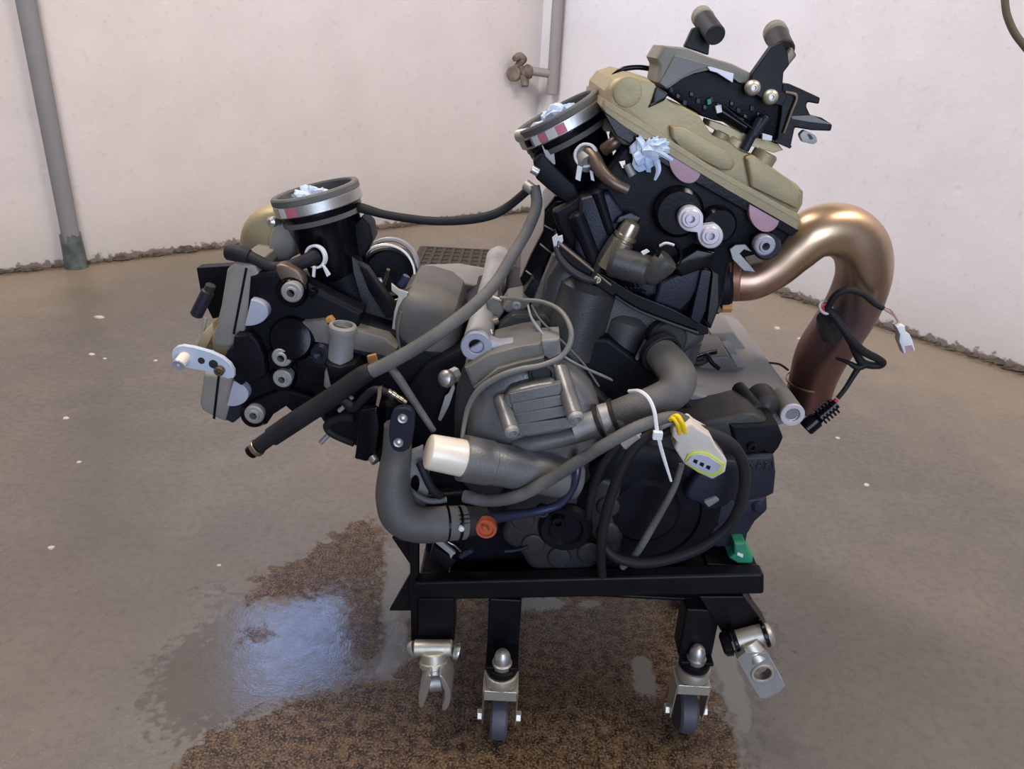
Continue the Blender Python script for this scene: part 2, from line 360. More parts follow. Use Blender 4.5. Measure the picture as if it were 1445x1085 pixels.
    col = mix(rng(wd, 0.25, 0.85, 0.85, 0.0), col, (0.27, 0.215, 0.155))
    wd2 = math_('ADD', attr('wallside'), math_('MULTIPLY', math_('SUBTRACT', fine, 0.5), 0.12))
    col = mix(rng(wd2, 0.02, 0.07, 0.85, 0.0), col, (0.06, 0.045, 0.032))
    e1 = math_('MULTIPLY', math_('SUBTRACT', edge, 0.5), 0.11)
    damp = rng(math_('ADD', attr('damp'), math_('MULTIPLY', e1, 2.2)), -0.12, 0.10); col = mix(math_('MULTIPLY', damp, 0.45), col, (0.07, 0.06, 0.05))
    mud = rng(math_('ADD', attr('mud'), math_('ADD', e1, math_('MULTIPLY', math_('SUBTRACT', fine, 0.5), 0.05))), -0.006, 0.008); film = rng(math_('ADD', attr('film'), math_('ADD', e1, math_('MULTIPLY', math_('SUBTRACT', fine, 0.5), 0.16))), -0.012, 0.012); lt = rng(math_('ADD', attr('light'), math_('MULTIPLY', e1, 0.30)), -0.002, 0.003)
    mg = math_('ADD', math_('MULTIPLY', fine, 0.45), math_('MULTIPLY', grit, 0.55)); mudc = mix(rng(mg, 0.42, 0.60), (0.022, 0.014, 0.009), (0.150, 0.094, 0.052)); mudc = mix(rng(grit, 0.55, 0.7, 0, 0.7), mudc, (0.21, 0.15, 0.10))
    col = mix(math_('MULTIPLY', film, 0.5), col, (0.06, 0.055, 0.052))
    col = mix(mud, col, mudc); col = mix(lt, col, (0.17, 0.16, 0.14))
    L.new(col, b.inputs['Base Color'])
    rough = math_('ADD', rng(fine, 0.3, 0.7, 0.33, 0.50), math_('MULTIPLY', damp, -0.08))
    def mixf(f_, a, v):
        n = nt.nodes.new('ShaderNodeMix'); L.new(f_, n.inputs[0]); L.new(a, n.inputs[2])
        if isinstance(v, float): n.inputs[3].default_value = v
        else: L.new(v, n.inputs[3])
        return n.outputs[0]
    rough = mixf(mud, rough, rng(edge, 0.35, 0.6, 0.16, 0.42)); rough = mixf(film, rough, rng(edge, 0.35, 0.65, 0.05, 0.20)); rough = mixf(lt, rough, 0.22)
    L.new(rough, b.inputs['Roughness']); L.new(rng(mud, 0, 1, 0.5, 0.22), b.inputs['Specular IOR Level'])
    bp = nt.nodes.new('ShaderNodeBump'); bp.inputs['Distance'].default_value = 0.004
    hsum = math_('ADD', math_('MULTIPLY', fine, 0.5), math_('MULTIPLY', grit, 0.35)); L.new(hsum, bp.inputs['Height'])
    L.new(mixf(film, rng(mid, 0, 1, 0.30, 0.45), 0.10), bp.inputs['Strength']); L.new(bp.outputs[0], b.inputs['Normal'])
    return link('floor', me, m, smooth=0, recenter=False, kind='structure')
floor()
def wall_material(name, col):
    m = bpy.data.materials.new(name); m.use_nodes = True; nt = m.node_tree; b = nt.nodes['Principled BSDF']; L = nt.links
    g = nt.nodes.new('ShaderNodeNewGeometry'); pos = g.outputs['Position']
    def noise(s, det=5, rough=0.5):
        n = nt.nodes.new('ShaderNodeTexNoise'); n.inputs['Scale'].default_value = s; n.inputs['Detail'].default_value = det; n.inputs['Roughness'].default_value = rough; L.new(pos, n.inputs['Vector']); return n.outputs[0]
    def rng(v, a, b_, c=0.0, d=1.0):
        n = nt.nodes.new('ShaderNodeMapRange'); n.inputs[1].default_value = a; n.inputs[2].default_value = b_; n.inputs[3].default_value = c; n.inputs[4].default_value = d; L.new(v, n.inputs[0]); return n.outputs[0]
    def mix(f_, a, b_):
        n = nt.nodes.new('ShaderNodeMix'); n.data_type = 'RGBA'; L.new(f_, n.inputs[0])
        for i, v in ((6, a), (7, b_)):
            if isinstance(v, tuple): n.inputs[i].default_value = (*v, 1)
            else: L.new(v, n.inputs[i])
        return n.outputs[2]
    mid = noise(5, 6); fine = noise(40, 6); pit = nt.nodes.new('ShaderNodeTexVoronoi'); pit.inputs['Scale'].default_value = 5.5; L.new(pos, pit.inputs['Vector'])
    c = mix(rng(mid, 0.35, 0.7), col, tuple(x*0.93 for x in col))
    c = mix(rng(fine, 0.62, 0.75, 0, 0.25), c, (0.42, 0.37, 0.32))
    sx = nt.nodes.new('ShaderNodeSeparateXYZ'); L.new(pos, sx.inputs[0])
    ad = nt.nodes.new('ShaderNodeMath'); ad.operation = 'MULTIPLY_ADD'; ad.inputs[1].default_value = 0.07; L.new(fine, ad.inputs[0]); 
    ng = nt.nodes.new('ShaderNodeMath'); ng.operation = 'SUBTRACT'; ng.inputs[1].default_value = 0.055; L.new(sx.outputs[2], ng.inputs[0]); L.new(ng.outputs[0], ad.inputs[2])
    c = mix(rng(ad.outputs[0], -0.005, 0.004, 1.0, 0.0), c, (0.12, 0.088, 0.06))
    c = mix(rng(ad.outputs[0], 0.0, 0.25, 0.35, 0.0), c, (0.42, 0.37, 0.32))
    L.new(c, b.inputs['Base Color']); b.inputs['Roughness'].default_value = 0.55
    pd = rng(pit.outputs['Distance'], 0.0, 0.09, -1.0, 0.0)
    hs = nt.nodes.new('ShaderNodeMath'); hs.operation = 'MULTIPLY_ADD'; hs.inputs[1].default_value = 0.35; L.new(pd, hs.inputs[0])
    h2 = nt.nodes.new('ShaderNodeMath'); h2.operation = 'MULTIPLY_ADD'; h2.inputs[1].default_value = 0.18; L.new(fine, h2.inputs[0]); L.new(mid, h2.inputs[2]); L.new(h2.outputs[0], hs.inputs[2])
    bp = nt.nodes.new('ShaderNodeBump'); bp.inputs['Strength'].default_value = 0.22; bp.inputs['Distance'].default_value = 0.02; L.new(hs.outputs[0], bp.inputs['Height']); L.new(bp.outputs[0], b.inputs['Normal'])
    return m
def wall(name, d, length, m, hole=None, top=4.2):
    """plastered wall from the corner along d, 0.2 thick, with an optional window opening (u0, u1, z0, z1)"""
    out = Vector((0, 0, 1)).cross(d); out = out if out.y > 0 else -out; th = 0.2; parts = []
    def slab(u0, u1, z0, z1):
        a = [CORNER+d*u+Vector((0, 0, z)) for u, z in ((u0, z0), (u1, z0), (u1, z1), (u0, z1))]
        parts.append((a+[p+out*th for p in a], [(0, 1, 2, 3), (4, 5, 6, 7), (0, 1, 5, 4), (1, 2, 6, 5), (2, 3, 7, 6), (3, 0, 4, 7)]))
    if hole:
        u0, u1, z0, z1 = hole; slab(-0.0, u0, -0.02, top); slab(u1, length, -0.02, top); slab(u0, u1, -0.02, z0); slab(u0, u1, z1, top)
    else: slab(0, length, -0.02, top)
    link(name, mesh(*joinm(parts)), m, smooth=0, recenter=False, kind='structure'); return out
WM_L = wall_material('painted_plaster', (0.74, 0.675, 0.645)); WM_R = wall_material('painted_plaster_daylit', (0.76, 0.72, 0.715))  # right wall's base colour carries the bluish daylight that falls on it
# the high window whose daylight mirrors in the puddle: found from the mirrored sight lines
def mirror_hit(px, py):
    f = G(px, py); d = f-Vector((0, 0, EYE)); d = Vector((d.x, d.y, -d.z)); n = Vector((-ul.y, ul.x, 0)); t = (CORNER-f).dot(n)/d.dot(n); h = f+d*t
    return (h-CORNER).dot(ul), h.z
hits = [mirror_hit(345, 985), mirror_hit(485, 965), mirror_hit(495, 845), mirror_hit(360, 858)]
HU0 = min(h[0] for h in hits); HU1 = max(h[0] for h in hits); HZ0 = min(h[1] for h in hits); HZ1 = max(h[1] for h in hits)
print('window', HU0, HU1, HZ0, HZ1)
hole = (HU0, HU1, HZ0, HZ1)
out_l = wall('wall_left', ul, 4.4, WM_L, hole, HZ1+0.5)
out_r = wall('wall_right', ur, 4.6, WM_R, None, HZ1+0.5)
def window():
    u0, u1, z0, z1 = hole; parts = []
    def bar(ua, ub, za, zb):
        a = [CORNER+ul*u+Vector((0, 0, z))+out_l*0.05 for u, z in ((ua, za), (ub, za), (ub, zb), (ua, zb))]
        parts.append((a+[p+out_l*0.05 for p in a], [(0, 1, 2, 3), (4, 5, 6, 7), (0, 1, 5, 4), (1, 2, 6, 5), (2, 3, 7, 6), (3, 0, 4, 7)]))
    t = 0.05; bar(u0, u1, z0, z0+t); bar(u0, u1, z1-t, z1); bar(u0, u0+t, z0, z1); bar(u1-t, u1, z0, z1); bar((u0+u1)/2-.02, (u0+u1)/2+.02, z0, z1)
    fr = link('window_1', mesh(*joinm(parts)), 'window_frame_paint', smooth=0, bevel=0.004, kind='structure')
    m = bpy.data.materials.new('daylit_glass'); m.use_nodes = True; b = m.node_tree.nodes['Principled BSDF']
    b.inputs['Base Color'].default_value = (0.6, 0.7, 0.8, 1); b.inputs['Emission Color'].default_value = (0.30, 0.48, 1.0, 1); b.inputs['Emission Strength'].default_value = 7.0
    a = [CORNER+ul*u+Vector((0, 0, z))+out_l*0.07 for u, z in ((u0+t, z0+t), (u1-t, z0+t), (u1-t, z1-t), (u0+t, z1-t))]
    link('window_pane', mesh(a+[p+out_l*0.01 for p in a], [(0, 1, 2, 3), (4, 5, 6, 7), (0, 1, 5, 4), (1, 2, 6, 5), (2, 3, 7, 6), (3, 0, 4, 7)]), m, fr, smooth=0)
window()
#@@SETTING2
def onwall(px, py, d, off=0.0):
    n = Vector((-d.y, d.x, 0)); n = n if n.y < 0 else -n; r = ray(px, py); e = Vector((0, 0, EYE)); b = CORNER+n*off
    return e+r*((b-e).dot(n)/r.dot(n))
def pipes():
    a = onwall(40, 20, ul, 0.05); b = onwall(102, 345, ul, 0.05)
    ra = S(13.5, a); x = (a.x+b.x)/2; y = (a.y+b.y)/2
    base = Vector((b.x, b.y, 0.0)); top = Vector((a.x+(a.x-b.x)*0.2, a.y+(a.y-b.y)*0.2, 3.6))
    prof = [(0.0, ra*0.9), (0.05, ra*0.96), (1.2, ra*1.0), (3.5, ra)]
    p = empty('drain_pipe', (b.x, b.y, 0), 'grey plastic drain pipe running down the left wall to the floor', 'pipe')
    lathe('pipe_run', base+Vector((0, 0, 0.06)), top-base, prof, 'pipe_plastic', p, 28)
    # broken green-grey socket at the foot
    V, Fc = lathe_g(base, Vector((0, 0, 1)), [(0, ra*1.25), (0.06, ra*1.2), (0.13, ra*1.15), (0.13, ra*1.0), (0.0, ra*1.0)], 26)
    for i, v in enumerate(V):
        if v.z > 0.1: v.z -= 0.05*abs(mn.noise(Vector((i % 26, 0, 3.3))*0.9))*2
    mat('green_grey', (0.10, 0.12, 0.115), 0.6, var=0.3)
    link('broken_socket', mesh(V, Fc), 'green_grey', p, label='cracked green-grey pipe socket')
    a = onwall(787, 0, ur, 0.035); b = onwall(779, 130, ur, 0.035)
    r = S(8.2, a); t = empty('water_pipe', (b.x, b.y, 0), 'thin painted water pipe in the corner with an old tap', 'pipe')
    mat('painted_pipe', (0.28, 0.255, 0.24), 0.5, bump=0.3, bscale=80)
    cyl('pipe_run', Vector((b.x, b.y, 0.60)), Vector((a.x+(a.x-b.x)*.6, a.y+(a.y-b.y)*.6, 3.2)), r, 'painted_pipe', t)
    d = Vector((-1, -0.25, 0)).normalized(); c = P(776, 104, a.y)
    cyl('branch', c+Vector((0.01, 0, 0)), P(748, 100, a.y-0.02), r*0.75, 'painted_pipe', t)
    e = P(743, 104, a.y-0.02)
    lathe('tap_body', P(752, 103, a.y-0.02), P(735, 100, a.y-.02)-P(752, 103, a.y-0.02), [(0, r*.8), (.01, r*1.1), (.02, r*1.3), (.035, r*1.35), (.05, r*.9), (.06, r*.5)], 'rusty_tap', t, 14)
    cyl('spout', P(740, 106, a.y-.02), P(741, 122, a.y-.035), r*0.85, 'rusty_tap', t, r2=r*.7)
    cyl('tap_stem', P(737, 101, a.y-.02), P(733, 88, a.y-.02), r*.45, 'rusty_tap', t)
    h = tube('tap_handle', [(726, 83, a.y-.05), (733, 80, a.y-.02), (740, 84, a.y-.03), (733, 90, a.y-.02), (724, 98, a.y-.02)], [4, 6, 4, 5, 3], 'rusty_tap', t)
    cyl('wall_flange', P(727, 104, a.y+.0), P(724, 104, a.y-.03), r*1.3, 'rusty_tap', t)
    h = tube('garden_hose', [(1418, -60, 2.0), (1418, 0, 2.0), (1424, 30, 2.0), (1440, 58, 2.0), (1470, 85, 2.0), (1530, 90, 2.0), (1560, 40, 2.0), (1560, -60, 2.0)], 5.0, 'olive_hose')
    h['label'] = 'olive hose loop hanging at the upper right of the white wall'; h['category'] = 'hose'
    # thick dirt and crumbled plaster along the wall feet
    rnd = random.Random(3)
    for nm, d, out, L0, L1 in (('trim_1', ul, out_l, 0.0, 4.2), ('trim_2', ur, out_r, 0.0, 4.2)):
        parts = []; n = 260
        for i in range(n):
            u = L0+(L1-L0)*i/n+rnd.uniform(-.01, .01); s = rnd.uniform(.006, .020); s = s*(1.8 if rnd.random() < .08 else 1)
            c = CORNER+d*u-out*rnd.uniform(-0.01, 0.022)+Vector((0, 0, s*0.12))
            V = []; k = rnd.choice((5, 6, 7))
            for j in range(k):
                a = 2*math.pi*j/k; V.append(c+Vector((math.cos(a)*s*rnd.uniform(.7, 1.4), math.sin(a)*s*rnd.uniform(.5, .9), 0)))
            V += [c+(v-c)*0.6+Vector((0, 0, s*rnd.uniform(.25, .6))) for v in V[:k]]
            parts.append((V, [tuple(range(k, 2*k))]+[(j, (j+1) % k, k+(j+1) % k, k+j) for j in range(k)]))
        link(nm, mesh(*joinm(parts)), 'dirt', smooth=0, kind='structure')
    # pale chips lying about the floor
    chips = [(72, 773, 6, 'largest white chip on the bare floor at the left edge, level with the stand'), (129, 500, 5, 'pale chip midway between the left drain pipe and the change lever'),
             (140, 448, 7, 'long pale chip on the floor in front of the left drain pipe'), (148, 506, 3, 'smallest pale speck beside another chip, left of the valve cover'),
             (309, 798, 4, 'pale chip on the floor just above the brown wet patch'), (1222, 684, 5, 'pale chip on the open floor right of the gearbox and sprocket cover'),
             (1182, 618, 4, 'tiny pale chip on the floor just below the ribbed black connector'), (1096, 463, 6, 'pale chip seen through the gap under the exhaust bend'),
             (1130, 478, 5, 'pale chip beside the lower leg of the exhaust pipe'), (93, 590, 5, 'pale speck on the left floor below the two paired chips'),
             (112, 652, 4, 'faint pale speck on the left floor above the large white chip'), (220, 509, 4, 'pale speck on the floor just left of the pale blue lever')]
    for x, y, s, lab in chips:
        c = G(x, y); s = S(s, c); k = 6; q = [c+Vector((math.cos(2*math.pi*j/k)*s*rnd.uniform(.6, 1.2), math.sin(2*math.pi*j/k)*s*rnd.uniform(.5, 1), 0)) for j in range(k)]
        o = link('plaster_chip', mesh(*stack([q, [c+(v-c)*.8+Vector((0, 0, s*.25)) for v in q]])), 'chalk', smooth=0)
        o['label'] = lab; o['category'] = 'chip'; o['group'] = 'plaster chips scattered on the floor'
    # iron drain grating seen behind the engine
    c = G(690, 372); gr = empty('floor_grate', (c.x, c.y, 0), 'dark iron drain grate in the floor behind the engine', 'grate')
    mat('grate_iron', (0.06, 0.045, 0.035), 0.7, bump=0.5, bscale=80)
    bars = []
    for i in range(15): bars.append(box_g(Vector((c.x-0.28+i*0.04, c.y+.05, 0.004)), 0.014, 0.30, 0.008))
    for i in range(6): bars.append(box_g(Vector((c.x, c.y-0.10+i*0.06, 0.003)), 0.58, 0.014, 0.006))
    link('grid', mesh(*joinm(bars)), 'grate_iron', gr, smooth=0)
    box('frame', (c.x, c.y+.05, 0.001), 0.62, 0.34, 0.002, 'grate_iron', gr, bevel=0)
pipes()
#@@ENGINE
NY = Vector((0, -1, 0))
# ------------------------------------------------------------------ stand
SB = P(830, 830, 0.80)
stand = empty('engine_stand', (SB.x, 0.95, 0), 'low black steel engine stand on small casters with two swivel clevises in front', 'stand')
ZT = P(830, 823, 0.79).z; ZB = P(830, 847, 0.79).z
XL = P(586, 835, 0.79).x; XR = P(1079, 825, 0.79).x
def beam(name, x0, x1, y0, y1, z0, z1, **k): return box(name, ((x0+x1)/2, (y0+y1)/2, (z0+z1)/2), x1-x0, y1-y0, z1-z0, 'black_paint', stand, bevel=0.004, **k)
# the front beam dips a little to the left as in the picture
def quadbeam(name, a, b, c, d, Y0, Y1, m='black_paint', bevel=0.004, **k):
    return cast(name, [a, b, c, d], Y0, Y1, m, stand, bevel=bevel, **k)
quadbeam('front_beam', (584, 822), (1079, 810), (1079, 839), (584, 848), 0.775, 0.797)
ZR = P(1040, 812, 0.775).z
box('beam_end_plate', ((P(1003, 812, .775).x+P(1077, 812, .775).x)/2, .8195, ZR-.004), P(1077, 812, .775).x-P(1003, 812, .775).x, .045, .006, 'black_paint', stand, bevel=.001)
ZT = 0.206
beam('rear_beam', XL, XR-0.01, 1.07, 1.11, ZB, ZT)
beam('side_rail', XL+.002, XL+0.04, 0.798, 1.07, ZB, ZT-.002); beam('side_rail', XR-0.05, XR-.008, 0.798, 1.07, ZB+.004, ZT)
beam('tray_plate', XL+.04, XR-0.05, 0.798, 1.07, ZT-0.012, ZT-.006)
# upright plate and gussets on the left end
quadbeam('end_plate', (578, 757), (590, 768), (590, 905), (580, 905), 0.785, 0.80, bevel=0.001)
cast('gusset', [(553, 759), (581, 764), (581, 800)], 0.80, 0.806, 'black_paint', stand, bevel=0.001)
cast('gusset', [(549, 862), (581, 806), (583, 862)], 0.80, 0.806, 'black_paint', stand, bevel=0.001)
def caster(px, py_floor, Y, pxl):
    g = G(px, py_floor); x, y = g.x, Y
    r = 0.0305; z0 = r
    leg_top = ZT-0.02
    cz = 0.128
    hub = lathe('caster', Vector((x, y, 0.092)), Vector((0, 0, 1)), [(0, .016), (0.002, .0215), (0.010, .0225), (0.016, .0215), (0.018, .016)], 'zinc', stand, 32, label='zinc swivel caster')
    ws = S(12, Vector((x, y, r)))
    tyre = [(-ws, r*.55), (-ws, r*.86), (-ws*.75, r*.97), (0, r), (ws*.75, r*.97), (ws, r*.86), (ws, r*.55)]
    lathe('wheel', Vector((x, y, z0)), Vector((1, 0, 0)), tyre, 'wheel_grey', hub, 36)
    # fork: bent crown plus two cheeks and axle nuts
    parts = [box_g(Vector((x, y, 0.083)), 0.042, 0.036, 0.016)]
    for s in (-1, 1):
        c = [Vector((x+s*0.0205, y-0.018, 0.09)), Vector((x+s*0.0205, y+0.018, 0.09)), Vector((x+s*.0205, y+0.012, 0.024)), Vector((x+s*.0205, y-0.010, 0.024))]
        parts.append((c+[v+Vector((s*.0022, 0, 0)) for v in c], [(0, 1, 2, 3), (4, 5, 6, 7), (0, 1, 5, 4), (1, 2, 6, 5), (2, 3, 7, 6), (3, 0, 4, 7)]))
    link('fork', mesh(*joinm(parts)), 'zinc', hub, bevel=0.0012)
    for s in (-1, 1): cyl('axle_nut', Vector((x+s*.021, y, z0)), Vector((x+s*.029, y, z0)), 0.0075, 'zinc', hub, seg=6)
    lathe('swivel_ring', Vector((x, y, 0.110)), Vector((0, 0, 1)), [(0, .0195), (.003, .0205), (.009, .0205), (.011, .018)], 'black_paint', hub, 28)
    lathe('dome_nut', Vector((x, y-.004, 0.121)), Vector((0, 0, 1)), [(0, .0125), (.006, .0128), (.007, .0105), (.014, .0105), (.020, .009), (.024, .006), (.026, 0)], 'steel', hub, 24)
    box('foot_plate', (x, y+0.012, 0.1235), 0.042, 0.05, 0.005, 'black_paint', stand, bevel=.001)
g1 = G(703, 1033); g2 = G(963, 1024)
caster(703, 1033, g1.y+.0, 703); caster(963, 1024, g2.y, 963)
for x in (P(704, 830, 1.05).x, P(958, 830, 1.05).x):
    caster_y = 1.04
    z0 = .0305
    hub = lathe('caster', Vector((x, 1.04, 0.092)), Vector((0, 0, 1)), [(0, .016), (0.002, .0215), (0.010, .0225), (0.018, .016)], 'zinc', stand, 24, label='zinc swivel caster')
    lathe('wheel', Vector((x, 1.04, z0)), Vector((1, 0, 0)), [(-.011, .02), (-.011, .027), (0, .0305), (.011, .027), (.011, .02)], 'wheel_grey', hub, 28)
    link('fork', mesh(*joinm([box_g(Vector((x, 1.04, .083)), .042, .036, .016), box_g(Vector((x-.021, 1.04, .055)), .003, .03, .06), box_g(Vector((x+.021, 1.04, .055)), .003, .03, .06)])), 'zinc', hub, bevel=.001)
    box('leg', (x, 1.06, (0.11+ZB)/2), .036, .036, ZB-.11, 'black_paint', stand, bevel=.003)
for g, wpx, py0 in ((g1, 46, 846), (g2, 49, 843)):
    Yl = 0.792
    x = g.x+0.0; wl = S(wpx, Vector((x, Yl, .2)))
    box('leg', (x, Yl+0.004, (0.121+ZB+.004)/2), wl, 0.035, ZB+.004-0.121, 'black_paint', stand, bevel=.003)
# swivel arms with their chromed clevises
def arm(name, a, b, wd, ht):
    d = (b-a).normalized(); rot = d.to_track_quat('Y', 'Z').to_matrix()
    return link(name, mesh(*box_g((a+b)/2, wd, (b-a).length, ht, rot)), 'black_paint', stand, bevel=0.003)
aL = cast('swivel_arm', [(590, 845), (641, 845), (641, 905), (590, 905)], .772, .81, 'black_paint', stand, bevel=.002)
c0, c1 = P(585, 914, 0.758), P(638, 914, 0.758)
bar = cyl('clevis', c0, c1, S(11.5, c0), 'zinc', stand, label='chromed clevis with two curved prongs')
for p, q in ((P(577, 918, .758), P(585, 916, .758)), (P(639, 918, .758), P(647, 920, .758))):
    lathe('pin_head', p, q-p, [(0, S(8, p)), (.002, S(10.5, p)), (.006, S(12, p)), ((q-p).length, S(12, p))], 'steel', bar, 20)
nk = cyl('neck', P(612, 918, .753), P(613, 948, .743), S(18, c0), 'zinc', bar, r2=S(17, c0))
ringl('collar', P(612, 936, .748), P(613, 948, .743)-P(612, 918, .753), S(20, c0), S(14, c0), .008, 'zinc', bar)
for s, pts in ((0, [(604, 952), (596, 963), (590, 979), (591, 998), (596, 1001), (604, 980), (610, 954)]), (1, [(622, 952), (630, 963), (637, 979), (634, 997), (627, 1004), (622, 1001), (629, 980), (618, 956)])):
    cast('prong', pts, .718, .763, 'steel', bar, bevel=.0015, sm=1)
cyl('roller', P(606, 962, .743), P(626, 960, .743), S(14, c0), 'steel', bar)
cast('swivel_arm', [(986, 842), (1050, 842), (1086, 890), (1050, 900), (1029, 908)], .774, .81, 'black_paint', stand, bevel=.002)
c2, c3 = P(1034, 905, .758), P(1080, 893, .758)
bar2 = cyl('clevis', c2, c3, S(14, c2), 'zinc', stand, label='chromed clevis ending in a flat plate with a round hole')
lathe('pin_head', P(1018, 910, .758), c3-c2, [(0, S(12, c2)), (.003, S(17, c2)), (.011, S(18, c2)), (.013, S(14, c2))], 'black_gloss', bar2, 24)
lathe('pin_head', P(1080, 897, .758), c3-c2, [(0, S(16, c2)), (.004, S(17, c2)), (.008, S(14, c2)), (.010, S(8, c2))], 'steel', bar2, 24)
for q in (P(1038, 903, .758), P(1079, 893, .758)): ringl('bushing', q, c3-c2, S(20, c2), S(13, c2), .005, 'black_gloss', bar2)
dn = (P(1098, 978, .723)-P(1055, 905, .753)).normalized()
lathe('neck', P(1056, 905, .751), dn, [(0, .013), (.008, .0145), (.014, .0145), (.015, .013), (.024, .013)], 'zinc', bar2, 28)
# flat fork plate with a bored hole
def holed_plate(name, pts, hole, rp, Y0, Y1, m, parent, **k):
    hp = circ(hole[0], hole[1], rp, 24); outer = []
    n = 24; V = []; Fc = []
    # resample the outline by angle about the hole
    def hit(a):
        dx, dy = math.cos(a), math.sin(a); best = None
        for i in range(len(pts)):
            x1, y1 = pts[i]; x2, y2 = pts[(i+1) % len(pts)]; ex, ey = x2-x1, y2-y1; den = dx*ey-dy*ex
            if abs(den) < 1e-9: continue
            t = ((x1-hole[0])*ey-(y1-hole[1])*ex)/den; s = ((x1-hole[0])*dy-(y1-hole[1])*dx)/den
            if t > 0 and -1e-6 <= s <= 1+1e-6: best = t if best is None else min(best, t)
        return (hole[0]+dx*best, hole[1]+dy*best)
    angs = sorted([2*math.pi*i/24 for i in range(24)]+[math.atan2(y-hole[1], x-hole[0]) % (2*math.pi) for x, y in pts])
    o = [hit(a) for a in angs]; h = [(hole[0]+rp*math.cos(a), hole[1]+rp*math.sin(a)) for a in angs]; n = len(angs)
    f0 = [P(x, y, Y0) for x, y in o]; h0 = [P(x, y, Y0) for x, y in h]
    f1 = [Vector((v.x, v.y+Y1-Y0, v.z)) for v in f0]; h1 = [Vector((v.x, v.y+Y1-Y0, v.z)) for v in h0]
    V = f0+h0+f1+h1
    for i in range(n):
        j = (i+1) % n; Fc += [(i, j, n+j, n+i), (2*n+i, 2*n+j, 3*n+j, 3*n+i), (i, j, 2*n+j, 2*n+i), (n+i, n+j, 3*n+j, 3*n+i)]
    return link(name, mesh(V, Fc), m, parent, **k)
holed_plate('fork_plate', [(1040, 930), (1052, 920), (1082, 922), (1108, 968), (1101, 976), (1085, 984), (1074, 986), (1066, 976)], (1076, 950), 12, .733, .748, 'dull_alu', bar2, bevel=.0015)
ringl('hole_rim', P(1076, 950, .732), NY, S(16, c2), S(12, c2), .003, 'zinc', bar2)

# ------------------------------------------------------------------ the engine
eng = empty('motorcycle_engine', (SB.x, 0.95, ZT), 'black V-twin motorcycle engine with gold valve cover and bronze exhaust bend, resting on the stand', 'engine')
E = eng
# crankcase: silhouette run straight back
cc = cast('crankcase', [(560, 570), (600, 520), (655, 490), (760, 468), (860, 478), (930, 530), (985, 578), (1062, 600), (1075, 640), (1080, 715), (1052, 762), (1046, 778), (880, 782), (640, 786), (600, 770), (585, 700), (556, 650)], .845, 1.15, 'black_cast', E, bevel=.006)
# grey-topped rear section running back to the right
rs = cast('gearbox_housing', [(955, 545), (1000, 560), (1060, 566), (1112, 565), (1133, 573), (1131, 592), (1092, 604), (1090, 640), (1060, 650), (980, 640)], .865, 1.19, 'deck_grey', E, bevel=.005)
cyl('mounting_boss', P(1118, 585, .845), P(1118, 585, .845)+Vector((0, .05, 0)), S(17, P(1118, 585, .845)), 'deck_grey', E, seg=28)
ringl('boss_face', P(1118, 585, .843), NY, S(17, P(1118, 585, .845)), S(10, P(1118, 585, .845)), .004, 'white_alu', E)
lathe('boss_bore', P(1118, 586, .8435), NY, [(-.004, S(10, P(1118, 585, .845))), (-.001, S(10, P(1118, 585, .845))), (-.002, S(6, P(1118, 585, .845))), (-.004, 0)], 'steel', E, 24)
cast('cast_rib', [(1030, 500), (1040, 499), (1068, 548), (1060, 552)], .97, 1.02, 'deck_grey', rs, rnd=.002)
cast('cast_rib', [(985, 482), (1050, 486), (1078, 500), (1078, 504), (1048, 492), (986, 490)], 1.06, 1.10, 'deck_grey', rs, rnd=.002)
# stepped grey plates on the deck
cast('deck_plate', [(1003, 470), (1035, 468), (1052, 490), (1070, 512), (1050, 508), (1000, 500)], 1.04, 1.18, 'deck_grey', rs, bevel=.002, label='flat lighter grey deck')
cast('deck_step', [(985, 505), (1030, 502), (1062, 548), (1040, 560), (985, 555)], .96, 1.10, 'dusty_cast', rs, bevel=.003)
cyl('breather_elbow', P(1040, 545, .88), P(1070, 580, .835), S(10, P(1040, 545, .86)), 'rubber', E, ch=.3)
cyl('deck_bolt', P(980, 562, .93), P(1000, 556, .93), S(14, P(995, 560, .9)), 'rubber', E, ch=.3)
tube('deck_cable', [(950, 506, .90), (965, 506, .90), (985, 512, .895), (1000, 505, .90)], 5, 'rubber', E)
tube('deck_cable', [(958, 510, .88), (975, 507, .88), (995, 500, .89), (1005, 512, .89), (1015, 520, .89)], 3.5, 'black_gloss', E)
tube('deck_cable', [(948, 498, .90), (968, 494, .90), (985, 500, .90), (1010, 496, .91)], 4, 'black_gloss', E)
lathe('round_lump', P(1082, 573, .85), NY, [(-.03, S(19, SB)), (-.01, S(19, SB)), (.0, S(16, SB)), (.006, S(8, SB)), (.008, 0)], 'charcoal_cast', E, 24)
# sprocket cover with cast letters
spc = cast('sprocket_cover', [(905, 618), (950, 600), (1015, 592), (1060, 580), (1092, 600), (1096, 622), (1080, 640), (960, 660), (910, 690)], .805, .87, 'charcoal_cast', E, rnd=.010, sm=1)
cast('casting_bracket', [(1030, 600), (1098, 598), (1106, 618), (1100, 632), (1092, 642), (1078, 636), (1068, 642), (1058, 638), (1040, 644)], .80, .84, 'black_cast', E, rnd=.004)
bolt(1062, 632, .795, 7, 'black_gloss', E)
sb = cast('side_cover', [(1030, 652), (1040, 644), (1093, 642), (1096, 668), (1093, 698), (1082, 703), (1040, 712), (1020, 700)], .795, .86, 'navy_cast', E, rnd=.006)
cast('side_cover_lower', [(1020, 704), (1083, 702), (1084, 720), (1066, 736), (1056, 752), (1052, 770), (1010, 775), (990, 740)], .815, .88, 'navy_cast', E, rnd=.006)
lathe('cast_boss', P(1070, 715, .814), NY, [(-.01, S(10, SB)), (0, S(9, SB)), (.003, S(5, SB)), (.003, 0)], 'navy_cast', E, 20)
